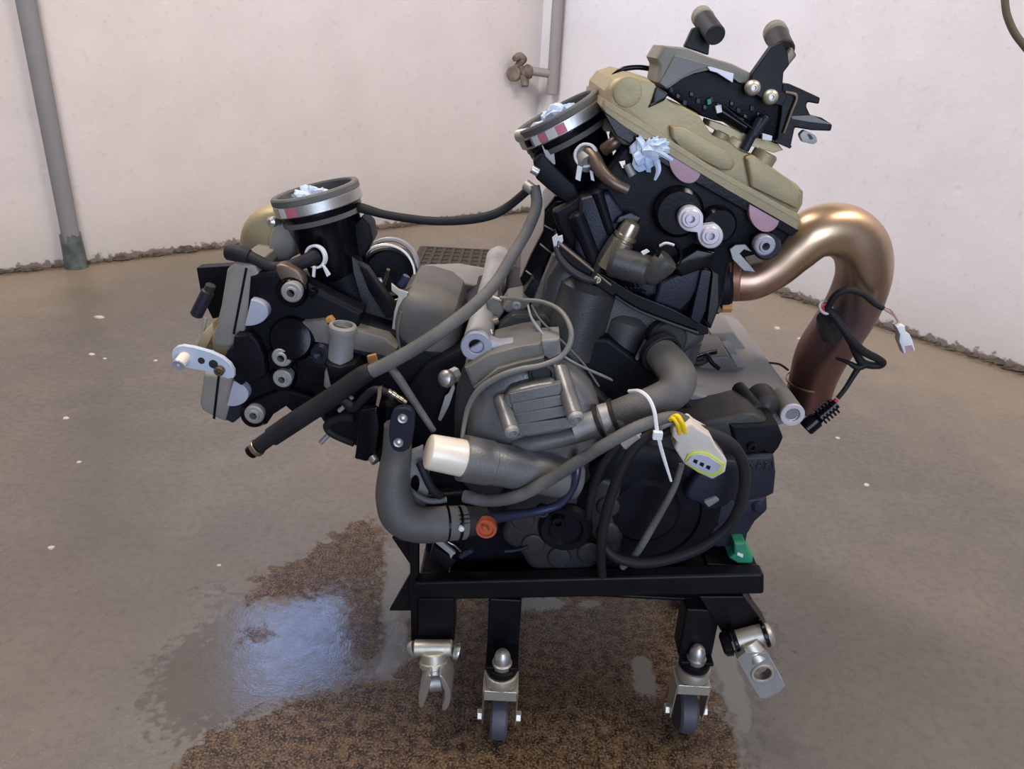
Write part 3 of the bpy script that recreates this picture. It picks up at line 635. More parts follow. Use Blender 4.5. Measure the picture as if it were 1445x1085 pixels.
cast('pump_cover', [(970, 690), (985, 668), (1020, 650), (1046, 652), (1046, 680), (1036, 712), (1000, 724), (990, 712), (966, 706)], .785, .84, 'navy_cast', E, rnd=.006, sm=1)
cast('cast_lip', [(993, 708), (1010, 702), (1016, 706), (1000, 716)], .781, .79, 'deck_grey', E, rnd=.001)
# raised, worn cast marks
mk = []
for (a, b) in (((1058, 660), (1063, 652)), ((1058, 652), (1064, 662)), ((1067, 661), (1072, 650)), ((1072, 650), (1078, 662)), ((1069, 656), (1075, 657)), ((1080, 651), (1080, 661)), ((1080, 651), (1085, 654)), ((1085, 654), (1080, 657)), ((1080, 657), (1087, 661)), ((1090, 650), (1091, 660))):
    V, Fc, _ = tube_g([P(a[0], a[1], .7945), P((a[0]+b[0])/2, (a[1]+b[1])/2, .794), P(b[0], b[1], .7945)], S(1.1, SB), 6, 2); mk.append((V, Fc))
link('cast_lettering', mesh(*joinm(mk)), 'charcoal_cast', sb)
# ---------------- lower covers
lc = lathe('clutch_cover', P(905, 705, .83), NY, [(0, .096), (.018, .096), (.026, .092), (.030, .085), (.030, .070), (.026, .068), (.026, .045), (.030, .040), (.030, 0)], 'black_cast', E, 56)
for i in range(8):
    a = math.radians(20+45*i); bolt(905+108*math.cos(a), 705+108*math.sin(a)*.94, .812, 7.5, 'black_gloss', lc)
pts = []
for i in range(72):
    a = 2*math.pi*i/72; r = 92+5*math.cos(a*9); pts.append((800+r*math.cos(a), 735+r*.84*math.sin(a)))
sc_ = cast('water_pump_cover', pts, .80, .86, 'charcoal_cast', E, rnd=.010)
for i in range(9):
    a = 2*math.pi*(i+.5)/9
    if math.sin(a) < -.5: continue
    cx, cy = 800+62*math.cos(a), 735+54*math.sin(a)
    cast('scallop', [(cx+x, cy+y) for x, y in circ(0, 0, 17, 20, .86)], .7965, .81, 'charcoal_cast', sc_, rnd=.003)
lathe('pump_hub', P(798, 742, .80), NY, [(-.01, .034), (.004, .034), (.010, .030), (.010, .022), (.006, .019), (.006, 0)], 'black_cast', sc_, 36)
bolt(788, 739, .78, 10, 'black_gloss', sc_)
bolt(766, 724, .79, 9, 'charcoal_cast', sc_)
cast('case_wedge', [(600, 700), (700, 690), (760, 760), (740, 790), (640, 794), (600, 780)], .83, .90, 'black_cast', E, rnd=.006)
tube('silver_reinforcement', [(712, 778, .795), (730, 776, .795), (745, 771, .795)], 2.4, 'navy_cast', E)
bolt(909, 802, .800, 12, 'white_alu', E, label='pale pinkish bolt head')
ringl('hose_clip', P(905, 786, .812), Vector((.3, -1, .2)), S(13, SB), S(10, SB), .004, 'steel', E)
# ---------------- timing / generator cover, dusty grey
cast('cover_back', [(640, 640), (640, 560), (655, 515), (690, 492), (770, 470), (800, 500), (830, 540), (880, 590), (900, 640), (840, 700), (700, 710), (650, 690)], .825, .86, 'charcoal_cast', E, rnd=.006, sm=1)
cast('cover_crown', [(655, 520), (690, 500), (735, 488), (764, 484), (768, 505), (735, 512), (700, 522), (672, 540), (668, 552)], .785, .86, 'dusty_cast', E, rnd=.004, bevel=.001)
cast('cover_crown_lip', [(668, 548), (702, 520), (735, 511), (768, 504), (768, 511), (735, 519), (704, 529), (676, 556)], .778, .80, 'dusty_cast', E, rnd=.002, bevel=0)
gc = cast('generator_cover', [(655, 640), (660, 590), (680, 548), (712, 524), (760, 512), (800, 520), (835, 552), (852, 590), (845, 640), (800, 690), (730, 690), (680, 680)], .79, .84, 'grey_cast', E, rnd=.020, sm=2, rsteps=6)
# raised stepped panel
cast('cover_panel', [(712, 556), (745, 545), (790, 538), (812, 596), (812, 608), (722, 622), (706, 590)], .768, .80, 'grey_cast', gc, rnd=.006, sm=1)
for i, (a, b, c, d) in enumerate(((718, 556, 792, 540), (722, 570, 800, 556), (726, 585, 806, 571), (730, 600, 812, 588))):
    cast('panel_step', [(a, b), (c, d), (c+1, d+14), (a+2, b+15)], .7665-.0022*i, .775, 'grey_cast', gc, rnd=.0018, bevel=0)
for (x0, y0, Yb, x1, y1, Yf, r) in ((706, 562, .785, 722, 608, .742, 11), (790, 520, .80, 812, 588, .742, 12)):
    a, b = P(x0, y0, Yb), P(x1, y1, Yf); bs = cyl('screw_boss', a, b, S(r, a), 'grey_cast', gc, ch=.2)
    lathe('bolt', b, b-a, [(-.004, S(r*.95, b)), (.003, S(r*.95, b)), (.005, S(r*.7, b)), (.005, S(r*.5, b)), (.001, S(r*.4, b)), (.001, 0)], 'dull_alu', bs, 20)
cast('screw_ear', [(744, 492), (765, 480), (790, 478), (792, 500), (776, 508), (764, 500), (750, 512)], .80, .84, 'deck_grey', E, rnd=.004)
lathe('blind_hole', P(764, 528, .785), NY, [(-.01, S(17, SB)), (.003, S(16, SB)), (.004, S(13, SB)), (-.003, S(11, SB)), (-.003, 0)], 'charcoal_cast', E, 24)
# grey tube standing in for the cover's lower edge
tube('coolant_pipe', [(726, 630, .79), (752, 626, .785), (800, 616, .782), (850, 602, .778), (880, 590, .775)], [10, 12, 13, 13, 13], 'grey_cast', E, 18)
tube('coolant_pipe', [(810, 606, .785), (850, 594, .785), (875, 584, .79)], 19, 'dull_alu', E, 24, label='dull aluminium pipe stub')
# ---------------- outlet with cream cap
a, b = P(790, 672, .79), P(652, 646, .752); d = (b-a).normalized(); L = (b-a).length; rr = S(31, b)
lathe('water_outlet', a, b-a, [(-.02, rr*1.0), (0, rr*1.05), (L*.55, rr*1.0), (L*.72, rr*1.0), (L*.73, rr*1.06), (L, rr*1.07), (L, rr*.8)], 'grey_cast', E, 40, label='large grey cast water outlet stub')
cast('outlet_web', [(712, 630), (790, 648), (835, 640), (830, 680), (770, 700), (700, 690)], .79, .83, 'charcoal_cast', E, rnd=.008, sm=1)
a2, b2 = P(666, 649, .755), P(604, 637, .742); rc = S(27.5, b2); d2 = (b2-a2).normalized(); L2 = (b2-a2).length
cap = lathe('blanking_cap', a2, b2-a2, [(0, rc), (0, rc*1.12), (L2*.16, rc*1.12), (L2*.20, rc*.99), (L2*.93, rc*.93), (L2*.98, rc*.90), (L2, rc*.82), (L2, 0)], 'cream_plastic', E, 40, label='cream white plastic blanking cap')
# grey side bracket with a slot, under the cap
cast('slotted_bracket', [(576, 640), (596, 632), (603, 650), (606, 690), (600, 715), (578, 712), (572, 690)], .80, .81, 'dull_alu', E, bevel=.001)
cast('bracket_slot', circ(586, 683, 6, 16, 1.9), .797, .80, 'black_gloss', E, bevel=0)
tube('drain_hose', [(592, 652, .79), (600, 670, .785), (610, 690, .785), (622, 700, .79)], 6, 'rubber', E)
tube('drain_hose', [(577, 690, .79), (590, 700, .785), (608, 707, .785), (630, 705, .79)], 4.5, 'dusty_rubber', E)
# ---------------- big elbow hose, lower left
eh = tube('coolant_hose', [(562, 600, .78), (560, 640, .78), (556, 670, .775), (556, 700, .77), (566, 728, .765), (592, 740, .765), (625, 739, .77), (655, 737, .78)], [20, 21, 23, 26, 28, 26, 25, 24], 'dusty_rubber', E, 24, 10, label='dusty rubber elbow hose at the lower left')
for x, r in ((630, 26), (648, 24)): ringl('hose_clamp', P(x, 738, .772), P(660, 737, .78)-P(620, 739, .77), S(r, P(x, 738, .772)), S(r-3, P(x, 738, .77)), .003, 'black_gloss', E)
cyl('hose_neck', P(640, 738, .774), P(688, 733, .79), S(22, SB), 'charcoal_cast', E, r2=S(18, SB))
lathe('clamp_screw', P(651, 747, .752), NY, [(-.004, .0035), (0, .0035), (.001, .002)], 'white_plastic', E, 10)
bp = tube('bypass_pipe', [(690, 732, .785), (720, 727, .775), (755, 722, .77), (788, 712, .77), (806, 692, .77), (814, 668, .77), (815, 640, .78)], [9, 7.5, 6.5, 6, 6, 6, 6], 'blue_pipe', E, 14, 10)
lathe('orange_plug', P(686, 747, .765), NY, [(-.01, S(14, SB)), (0, S(14, SB)), (.002, S(12.5, SB)), (.002, S(10, SB)), (-.001, S(9, SB)), (-.001, 0)], 'orange_plastic', E, 28, label='orange transit plug')
cast('plug_tab', [(680, 742), (686, 744), (691, 751), (684, 753)], .756, .765, 'orange_plastic', E, rnd=.001)
cast('latch_plate', [(613, 765), (621, 762), (643, 781), (639, 784), (636, 789), (634, 782)], .785, .79, 'dull_alu', E, bevel=.0005)
cast('latch_block', [(612, 770), (645, 792), (632, 804), (606, 785)], .79, .82, 'black_cast', E, rnd=.002)
tube('latch_wire', [(627, 755, .785), (632, 764, .782), (642, 770, .782), (650, 778, .79)], 1.2, 'steel', E)
bolt(645, 768, .785, 8, 'black_gloss', E)
cyl('sensor', P(650, 785, .79), P(666, 776, .785), S(4, SB), 'blue_pipe', E)
# ---------------- hose on the right of the cover, going up
hh = tube('radiator_hose', [(868, 586, .785), (890, 578, .78), (920, 568, .778), (948, 554, .78), (957, 534, .79), (946, 514, .81), (932, 498, .83)], [21, 22, 23, 25, 26, 25, 23], 'dusty_rubber', E, 24, 10, label='dusty grey rubber hose bending up to the right cylinder')
for (x, y, r) in ((846, 594, 22), (868, 588, 24)): ringl('hose_clamp', P(x, y, .782), P(890, 578, .78)-P(846, 594, .782), S(r, SB), S(r-3, SB), .005, 'rubber', E)
ringl('hose_clamp', P(932, 497, .835), P(928, 490, .84)-P(946, 514, .81), S(27, SB), S(22, SB), .010, 'rubber', E)
cyl('coolant_stub', P(846, 594, .784), P(872, 586, .786), S(20, SB), 'dull_alu', E)
# ---------------- grey mounting tube across the engine
mb = P(672, 488, .80); rb = S(22, mb)
cyl('mounting_tube', mb+Vector((0, .009, 0)), mb+Vector((0.012, .38, 0.003)), rb*.92, 'dull_alu', E, seg=30, label='light grey cross tube of the engine mount')
ringl('mount_face', mb, NY, rb, S(10.5, mb), .006, 'lilac_alu', E)
lathe('mount_bore', mb+Vector((0, .006, 0)), NY, [(-.002, S(12, mb)), (0, S(12, mb)), (0.0002, 0)], 'black_gloss', E, 20)
cast('mount_web', [(654, 497), (662, 512), (676, 518), (704, 505), (756, 492), (758, 480), (704, 485), (686, 478)], .802, .82, 'lilac_alu', E, rnd=.002)
ringl('tube_sleeve', mb+Vector((0.009, .30, 0)), NY, rb*1.0, rb*.5, .16, 'dull_alu', E)
cast('upper_case', [(698, 496), (702, 462), (724, 444), (772, 444), (805, 485), (770, 505), (704, 508)], .86, .96, 'charcoal_cast', E, bevel=.004)
cast('case_ear', [(708, 436), (716, 424), (738, 420), (748, 430), (738, 441), (716, 442)], .88, .93, 'dusty_cast', E, rnd=.004)
lathe('ear_screw', P(729, 431, .88), NY, [(-.01, S(7, SB)), (.001, S(6, SB)), (.002, S(3, SB)), (.0, 0)], 'dull_alu', E, 16)
cast('case_knuckle', [(684, 425), (702, 415), (712, 440), (704, 452), (690, 450)], .88, .92, 'dusty_cast', E, rnd=.005)
cyl('drain_screw', P(690, 455, .865), P(702, 452, .87), S(6, SB), 'brass', E)
lathe('bolt_head', P(691, 470, .83), Vector((.2, -1, .2)), [(-.006, .005), (0, .005), (.002, .003)], 'steel', E, 8)
# back panels seen between the cylinders
cast('rear_case_top', [(585, 398), (640, 396), (720, 410), (740, 450), (640, 470), (590, 440)], 1.10, 1.20, 'deck_grey', E, bevel=.004)
cast('valley_block', [(560, 470), (640, 470), (700, 462), (760, 445), (790, 480), (700, 490), (640, 510), (560, 530)], .93, 1.06, 'black_cast', E, bevel=.004)
cup = lathe('starter_motor', P(548, 392, .97), Vector((.06, -1, .22)), [(-.10, .030), (-.10, .037), (0, .039), (.002, .036), (-.03, .034), (-.034, 0)], 'black_cast', E, 40, label='open black cup with bright rim')
ringl('cup_rim', P(545, 386, .965), Vector((.06, -1, .22)), S(42, P(545, 386, .965)), S(38, P(545, 386, .965)), .004, 'zinc', E)
ringl('cup_outer_ring', P(551, 376, 1.0), Vector((.06, -1, .22)), S(41, P(548, 376, 1.0)), S(35, P(548, 376, 1.0)), .022, 'dull_alu', E)
cyl('terminal_stud', P(542, 402, .96), P(548, 380, .95), S(2.6, SB), 'brass', E)
lathe('terminal_nut', P(536, 396, .955), NY, [(0, .005), (.006, .005), (.007, .003)], 'steel', E, 6)
tube('rear_hose', [(585, 402, .99), (610, 412, .99), (640, 412, 1.0)], [12, 10, 12], 'rubber', E)
# metal strip and blue stud in front of the cup
cyl('blue_stud', P(565, 404, .90), P(574, 389, .90), S(5, SB), 'blue_pipe', E)
cast('strip_bracket', [(552, 400), (562, 408), (576, 413), (570, 430), (560, 470), (552, 472), (556, 440), (562, 418), (552, 410)], .88, .884, 'zinc', E, bevel=.0006)
# grey barrel of the left cylinder seen behind the long hose
cast('left_barrel', [(560, 425), (580, 412), (640, 430), (650, 470), (645, 505), (600, 520), (560, 500), (550, 465)], .87, 1.0, 'dusty_cast', E, rnd=.020, sm=1, rsteps=6)
tube('barrel_rib', [(566, 440, .868), (561, 470, .866), (566, 500, .868)], 2.2, 'dusty_cast', E)
# ---------------- left cylinder block and head
cast('left_cylinder', [(430, 430), (560, 470), (650, 500), (660, 560), (655, 640), (600, 655), (545, 650), (500, 632), (455, 600), (430, 560)], .87, 1.06, 'black_cast', E, rnd=.012)
hl = cast('left_head', [(352, 388), (368, 384), (400, 380), (432, 400), (470, 420), (512, 440), (500, 480), (480, 520), (450, 570), (430, 590), (424, 572), (405, 560), (390, 566), (380, 580), (372, 602), (345, 600), (335, 560), (330, 520), (345, 470)], .86, .885, 'black_cast', E, rnd=.006)
cast('head_body', [(350, 430), (500, 440), (500, 480), (480, 520), (450, 570), (424, 572), (405, 560), (380, 570), (345, 590), (335, 560), (330, 520)], .88, 1.04, 'black_cast', hl, rnd=.004)
cast('head_rail', [(425, 455), (455, 452), (545, 478), (560, 492), (556, 506), (530, 500), (430, 480)], .85, .88, 'dusty_cast', E, rnd=.004, bevel=0, label='dusty grey cast rail')
cast('head_rail', [(486, 485), (550, 505), (548, 511), (486, 494)], .855, .88, 'blue_pipe', E, rnd=.002, bevel=0)
# intake runners
def slant(name, x0, y0, x1, y1, Y, r0, r1, m, **k): a, b = P(x0, y0, Y), P(x1, y1, Y); return cyl(name, a, b, S(r0, a), m, E, r2=S(r1, b), seg=32, **k)
slant('intake_runner', 468, 345, 515, 460, .93, 40, 30, 'black_cast', ch=.1)
cast('runner_web', [(470, 355), (488, 350), (560, 440), (570, 465), (548, 470), (500, 452)], .905, .93, 'charcoal_cast', E, rnd=.004)
cast('runner_web', [(505, 372), (518, 380), (552, 430), (560, 445), (545, 450), (520, 410)], .885, .90, 'black_cast', E, rnd=.002)
cast('throttle_bracket', [(498, 318), (510, 306), (522, 318), (526, 338), (514, 362), (500, 368), (490, 340)], .915, .95, 'black_cast', E, rnd=.003)
def intake(cx, cy, rx, tilt, Y, body, rbody):
    """throttle body mouth: rubber lip, clamp band and black tube; tilt is the slope of the lip in degrees"""
    c = P(cx, cy, Y); t = math.radians(tilt); q = P(cx+100*math.sin(t), cy+100*math.cos(t), Y)
    ax = (c-q).normalized(); ax = (ax+Vector((0, -.015, 0))).normalized(); R = S(rx, c)
    lp = link('intake_lip', mesh(*lathe_g(c, ax, [(-.006, R), (.0, R*1.0), (.002, R*.97), (.002, R*.87), (0, R*.85), (-.004, R*.86), (-.030, R*.80), (-.030, R*.76), (-.034, R*.90), (-.010, R*.93)], 56, True)), 'dusty_rubber', E)
    bd = ringl('clamp_band', c-ax*.013, ax, R*1.0, R*.9, .0135, 'steel', E, 56)
    lathe('throttle_body', c-ax*body, ax, [(0, rbody*R*.80), (.004, rbody*R*.84), (body*.45, rbody*R*.96), (body-.034, R*.84), (body-.026, R*.93), (body-.018, R*.93), (body-.018, R*.72), (body-.05, R*.66), (body-.05, 0)], 'black_gloss', E, 56)
    return c, ax, R, bd
def band_label(c, ax, R, a0, a1, m, bd, h=.0105, off=-.013, rr=1.012):
    d, u, v = frame(ax); n = 8; V = []
    # angle 0 faces the camera side
    f = Vector((0, -1, 0)); f = (f-ax*f.dot(ax)).normalized(); g_ = ax.cross(f)
    for i in range(n+1):
        a = math.radians(a0+(a1-a0)*i/n); e = f*math.cos(a)+g_*math.sin(a)
        for s in (-1, 1):
            V += [c+ax*(off+s*h/2)+e*R*rr]
    V2 = [p-(p-c).normalized()*.001 for p in V]; n2 = len(V); Fc = []
    for i in range(n):
        k = 2*i; Fc.append((k, k+1, k+3, k+2)); Fc.append((n2+k, n2+k+2, n2+k+3, n2+k+1))
    Fc += [(0, n2, n2+1, 1), (n2-2, n2-1, 2*n2-1, 2*n2-2)]
    for i in range(n): k = 2*i; Fc += [(k, k+2, n2+k+2, n2+k), (k+1, n2+k+1, n2+k+3, k+3)]
    return link('band_marking', mesh(V+V2, Fc), m, bd, label='%s marking on the band' % ('red' if 'red' in m else 'whitish'))
cL, axL, RL, bL = intake(444, 268, 63, 17, .93, .105, .80)
band_label(cL, axL, RL, -30, -14, 'label_red', bL); band_label(cL, axL, RL, -42, -31, 'label_white', bL)
cR, axR, RR, bR = intake(784, 158, 65, 25, .93, .115, .80)
band_label(cR, axR, RR, -8, 4, 'label_red', bR); band_label(cR, axR, RR, -32, -22, 'label_red', bR, .008); band_label(cR, axR, RR, -21, -9, 'label_white', bR); band_label(cR, axR, RR, -42, -33, 'label_white', bR)
band_label(cR, axR, RR, -58, -46, 'black_gloss', bR, .008)
# clamp screws
q = P(384, 313, .92); lathe('clamp_screw', q, Vector((-.5, -1, .1)), [(-.012, .005), (-.003, .005), (-.003, .0065), (.002, .0065), (.005, .003)], 'steel', bL, 18)
q = P(738, 190, .90); cyl('clamp_barrel', P(731, 192, .915), P(752, 189, .90), S(9, q), 'zinc', bR)
cyl('clamp_screw', P(752, 189, .90), P(759, 187, .897), S(7.5, q), 'steel', bR); cyl('clamp_screw', P(760, 182, .897), P(770, 180, .895), S(8, q), 'steel', bR, seg=8)
box('clamp_tab', P(768, 192, .893), .010, .002, .014, 'zinc', bR, bevel=.0005)
# vacuum hose with its white spring clip, left
def spring_clip(cx, cy, Y, r, m='white_plastic', d=Vector((-.35, -1, .1))):
    c = P(cx, cy, Y); o = ringl('spring_clip', c, d, S(r, c), S(r-3.5, c), .007, m, E, 28, label='white spring clip')
    return c
spring_clip(446, 362, .875, 17); 
cast('clip_ear', [(441, 376), (445, 377), (444, 392), (440, 390)], .865, .869, 'white_plastic', E, bevel=.0005); cast('clip_ear', [(454, 374), (458, 376), (466, 388), (461, 391)], .865, .869, 'white_plastic', E, bevel=.0005)
tube('vacuum_hose', [(448, 360, .88), (432, 368, .872), (408, 376, .87), (385, 377, .87), (364, 368, .87), (348, 360, .872)], [12, 10, 9, 8.5, 8.5, 9], 'rubber', E, 16)
tube('hose_boot', [(352, 362, .87), (338, 358, .872), (322, 356, .876)], [10, 12, 11], 'rubber', E, 16)
# front bolts of the left head
for x, y, r in ((411, 413, 15), (397, 505, 14), (398, 535, 13.5), (358, 586, 14)):
    lathe('bolt_pillar', P(x, y, .85), NY, [(-.02, S(r*1.35, SB)), (0, S(r*1.3, SB)), (.004, S(r*1.15, SB)), (.004, 0)], 'black_gloss', hl, 28)
    flanged_bolt(x, y, .838, r, 'dull_alu', hl)
cast('bolt_tab', [(385, 376), (400, 372), (425, 385), (432, 410), (420, 425), (398, 400)], .852, .87, 'brown_pipe', hl, rnd=.003, sm=1)
lathe('cam_plug', P(412, 478, .85), Vector((0, -1, .35)), [(-.02, S(30, SB)), (0, S(30, SB)), (.006, S(26, SB)), (.008, S(14, SB)), (.008, 0)], 'black_gloss', hl, 32)
cast('head_arm', [(420, 495), (440, 502), (480, 530), (470, 545), (430, 545), (415, 520)], .852, .87, 'black_cast', hl, rnd=.004, sm=1)
cast('head_foot', [(372, 560), (400, 548), (440, 560), (460, 590), (425, 590), (405, 572), (385, 585), (375, 600), (345, 600), (345, 572)], .848, .88, 'black_cast', hl, rnd=.005)
# left valve cover
vcl = cast('left_valve_cover', [(320, 380), (330, 370), (360, 374), (366, 385), (356, 425), (344, 472), (326, 492), (302, 490), (300, 480), (312, 430)], .862, 1.0, 'valve_grey', E, rnd=.005, label='dusty grey valve cover of the left cylinder')
cast('cover_groove', [(346, 378), (349, 379), (331, 472), (328, 471)], .8605, .8625, 'black_cast', vcl, bevel=0)
cast('cover_nose', [(300, 462), (318, 452), (334, 476), (328, 502), (306, 508), (296, 490)], .872, .94, 'valve_gold', vcl, rnd=.008, sm=1)
vl2 = cast('lower_valve_cover', [(287, 526), (330, 532), (328, 560), (318, 596), (308, 592), (285, 580), (281, 570)], .866, 1.0, 'valve_grey', E, rnd=.005)
cast('cover_groove', [(307, 530), (310, 531), (303, 592), (300, 590)], .8645, .8665, 'black_cast', vl2, bevel=0)
cast('cover_skirt', [(316, 592), (330, 540), (345, 560), (338, 590), (328, 598)], .868, .90, 'navy_cast', vl2, rnd=.003)
cast('cam_cover_barrel', [(392, 294), (372, 294), (350, 303), (336, 322), (332, 348), (338, 372), (420, 372), (420, 330)], .95, 1.08, 'valve_gold', E, rnd=.018, sm=1, rsteps=6, label='gold magnesium cover end behind the left intake')
cast('cover_flank', [(398, 300), (382, 320), (376, 352), (384, 372), (414, 368), (420, 330)], .935, 1.0, 'valve_grey', E, rnd=.008, sm=1)
cast('grommet_black', [(330, 474), (345, 474), (352, 470), (362, 480), (372, 500), (376, 530), (360, 540), (352, 535), (340, 545), (330, 538), (322, 520), (314, 512), (320, 495), (328, 490)], .845, .87, 'black_cast', E, rnd=.003)
halfdisc('cam_end_plug', (354, 423), (345, 460), (378, 444), .848, .012, 'lilac_rubber', hl, label='lilac half-moon plug')
halfdisc('cam_end_plug', (329, 538), (320, 573), (350, 560), .848, .012, 'lilac_rubber', hl, label='lilac half-moon plug')
# bits at the far left
cast('rear_mount_plate', [(277, 378), (345, 374), (350, 440), (300, 450), (284, 418)], 1.0, 1.02, 'black_cast', E, bevel=.001)
cyl('ignition_coil', P(294, 410, .93), P(276, 446, .925), S(9, P(290, 420, .93)), 'navy_cast', E, ch=.25)
cyl('coil_cap', P(298, 402, .93), P(293, 413, .93), S(7, P(290, 420, .93)), 'charcoal_cast', E)
cast('amber_bracket', [(286, 470), (300, 455), (302, 470), (290, 492), (294, 500), (286, 506), (278, 496)], .90, .93, 'cream_cast', E, rnd=.002)
tube('coil_lead', [(290, 448, .915), (286, 468, .912), (278, 488, .905)], [3, 2.6, 3.5], 'dull_alu', E)
lk = cast('change_lever', [(245, 490), (262, 487), (308, 500), (330, 518), (330, 538), (300, 526), (262, 519), (247, 515), (241, 503)], .835, .842, 'pale_blue_plastic', E, sm=1, bevel=.001, label='pale blue-white lever with cream pivot')
cyl('pivot', P(262, 502, .838), P(252, 515, .82), S(8.5, P(255, 508, .83)), 'cream_plastic', lk)
lathe('pivot_tip', P(251, 516, .819), P(252, 515, .82)-P(262, 502, .838), [(-.003, S(8, SB)), (0, S(7.5, SB)), (.0, S(4, SB)), (-.002, 0)], 'lilac_alu', lk, 20)
for x, y, r in ((284, 509, 4.5), (301, 514, 6)): lathe('lever_hole', P(x, y, .8345), NY, [(-.001, S(r, SB)), (0, S(r, SB)), (.0003, 0)], 'charcoal_cast', lk, 16)
bolt(308, 525, .828, 7, 'brown_pipe', lk)
# water neck of the left head
wa, wb = P(480, 512, .845), P(484, 458, .845); rw = S(17, wa); Lw = (wb-wa).length
wn = lathe('water_neck', wa, wb-wa, [(-.03, rw*1.2), (-.012, rw*1.2), (-.008, rw*1.1), (.003, rw*1.02), (Lw*.75, rw*1.0), (Lw*.82, rw*1.14), (Lw*.96, rw*1.14), (Lw, rw*1.05), (Lw, rw*.82), (Lw*.3, rw*.8), (Lw*.3, 0)], 'dull_alu', E, 32, label='grey coolant neck open at the top')
lathe('neck_bore', wa+(wb-wa)*.55, wb-wa, [(0, rw*.79), (.001, rw*.79), (.001, 0)], 'copper', wn, 24)
cast('neck_tab', [(458, 450), (466, 447), (472, 454), (464, 462)], .85, .86, 'amber', wn, rnd=.001)
lathe('thermo_sensor', P(452, 500, .845), Vector((-.3, -1, .1)), [(-.02, S(15, SB)), (0, S(15, SB)), (.004, S(12, SB)), (.004, S(7, SB)), (0, 0)], 'navy_cast', E, 20)
bolt(440, 415, .848, 6, 'black_gloss', E)
cast('neck_base', [(458, 512), (478, 518), (502, 512), (512, 540), (500, 560), (465, 545)], .824, .88, 'black_cast', E, rnd=.005)
cast('amber_tab', [(517, 503), (530, 500), (533, 512), (520, 516)], .83, .836, 'amber', E, rnd=.001)
# ---------------- lower left cluster
cast('lower_left_block', [(470, 590), (520, 560), (560, 570), (560, 640), (535, 655), (498, 628), (465, 605)], .845, .90, 'black_cast', E, rnd=.006)
cast('hanger_bracket', [(552, 582), (560, 576), (575, 575), (584, 582), (585, 600), (580, 632), (566, 640), (552, 634), (548, 610)], .762, .772, 'navy_cast', E, sm=1, bevel=.0015, label='dark bracket with two holes')
for x, y in ((568, 591), (562, 625)): lathe('bolt_end', P(x, y, .761), NY, [(-.002, S(6.5, SB)), (0, S(6, SB)), (-.0005, S(3.5, SB)), (.001, S(3, SB)), (.002, 0)], 'steel', E, 14)
cast('regulator_body', [(508, 580), (532, 576), (536, 600), (530, 648), (516, 652), (500, 648), (504, 620)], .80, .86, 'black_gloss', E, rnd=.003)
cyl('regulator_screw', P(525, 645, .80), P(530, 652, .795), S(6, SB), 'steel', E)
cyl('small_stud', P(465, 612, .86), P(452, 625, .858), S(3.5, SB), 'dull_alu', E)
for x, y in ((484, 573), (478, 580), (490, 566)): cyl('cable_tag', P(x, y, .835), P(x+7, y-6, .835), S(3, SB), 'dull_alu', E)
tube('cable_loom', [(480, 560, .83), (500, 575, .825), (515, 560, .82), (530, 550, .815), (550, 556, .81), (556, 570, .80)], [7, 7, 6, 6, 5, 5], 'rubber', E)
tube('cable_loom', [(500, 590, .84), (478, 590, .845), (462, 600, .85), (470, 612, .85), (500, 625, .845)], [6, 6, 6, 6, 6], 'rubber', E)
cast('spring_clamp', [(533, 548), (539, 546), (538, 560), (534, 575), (530, 572), (532, 560)], .80, .806, 'brass', E, bevel=.0006)
for i in range(5): cyl('thread_end', P(548+5*i, 551+3.5*i, .80), P(553+5*i, 554.5+3.5*i, .80), S(4.2 if i % 2 else 3.4, SB), 'brass', E, seg=12)
lathe('swivel_ball', P(630, 534, .80), Vector((-.6, -.7, .3)), [(-.018, .004), (-.008, .0045), (-.007, .0085), (-.002, .0105), (.004, .0095), (.008, .005), (.009, 0)], 'steel', E, 20)
cyl('swivel_nut', P(636, 530, .805), P(646, 525, .812), S(8, SB), 'zinc', E, seg=6)
cast('strap', [(628, 560), (633, 556), (640, 540), (642, 548), (634, 572), (622, 595), (618, 592)], .83, .834, 'dull_alu', E, bevel=.0005)
# ---------------- right cylinder
cast('right_cylinder', [(756, 470), (772, 395), (800, 350), (870, 395), (960, 448), (1000, 470), (994, 484), (970, 500), (950, 520), (915, 545), (860, 530), (800, 505)], .865, 1.07, 'satin_black', E, rnd=.012)
for (x0, y0, x1, y1, r, Y) in ((834, 394, 800, 502, 41, .872), (888, 440, 864, 516, 34, .884), (930, 465, 912, 530, 30, .88), (970, 470, 955, 510, 24, .89)):
    a, b = P(x0, y0, Y), P(x1, y1, Y); cyl('cylinder_lobe', a, b, S(r, a), 'satin_black', E, r2=S(r*1.02, b), seg=32, ch=.25)
cast('cylinder_flange', [(786, 336), (800, 346), (850, 386), (895, 414), (950, 436), (1000, 462), (1000, 472), (984, 474), (940, 456), (890, 434), (842, 404), (795, 366), (783, 350)], .842, 1.04, 'black_gloss', E, bevel=.0015, label='dark gloss head joint flange')
tube('flange_edge', [(790, 344, .84), (812, 362, .838), (845, 388, .838), (862, 402, .838)], 2.6, 'brown_pipe', E)
tube('flange_edge', [(868, 418, .838), (900, 438, .838), (945, 456, .838), (985, 470, .838)], 2.2, 'charcoal_cast', E)
bolt(843, 395, .835, 6, 'brass', E)
cast('base_rim', [(800, 508), (808, 512), (850, 532), (880, 541), (878, 548), (845, 540), (798, 518)], .855, .865, 'dull_alu', E, bevel=.0005)
tube('cast_spine', [(912, 480, .85), (902, 498, .85), (894, 516, .85)], 3, 'deck_grey', E)
lathe('core_plug', P(944, 480, .85), Vector((.2, -1, .1)), [(-.03, S(26, SB)), (-.003, S(26, SB)), (0, S(22, SB)), (.0, 0)], 'charcoal_cast', E, 28)
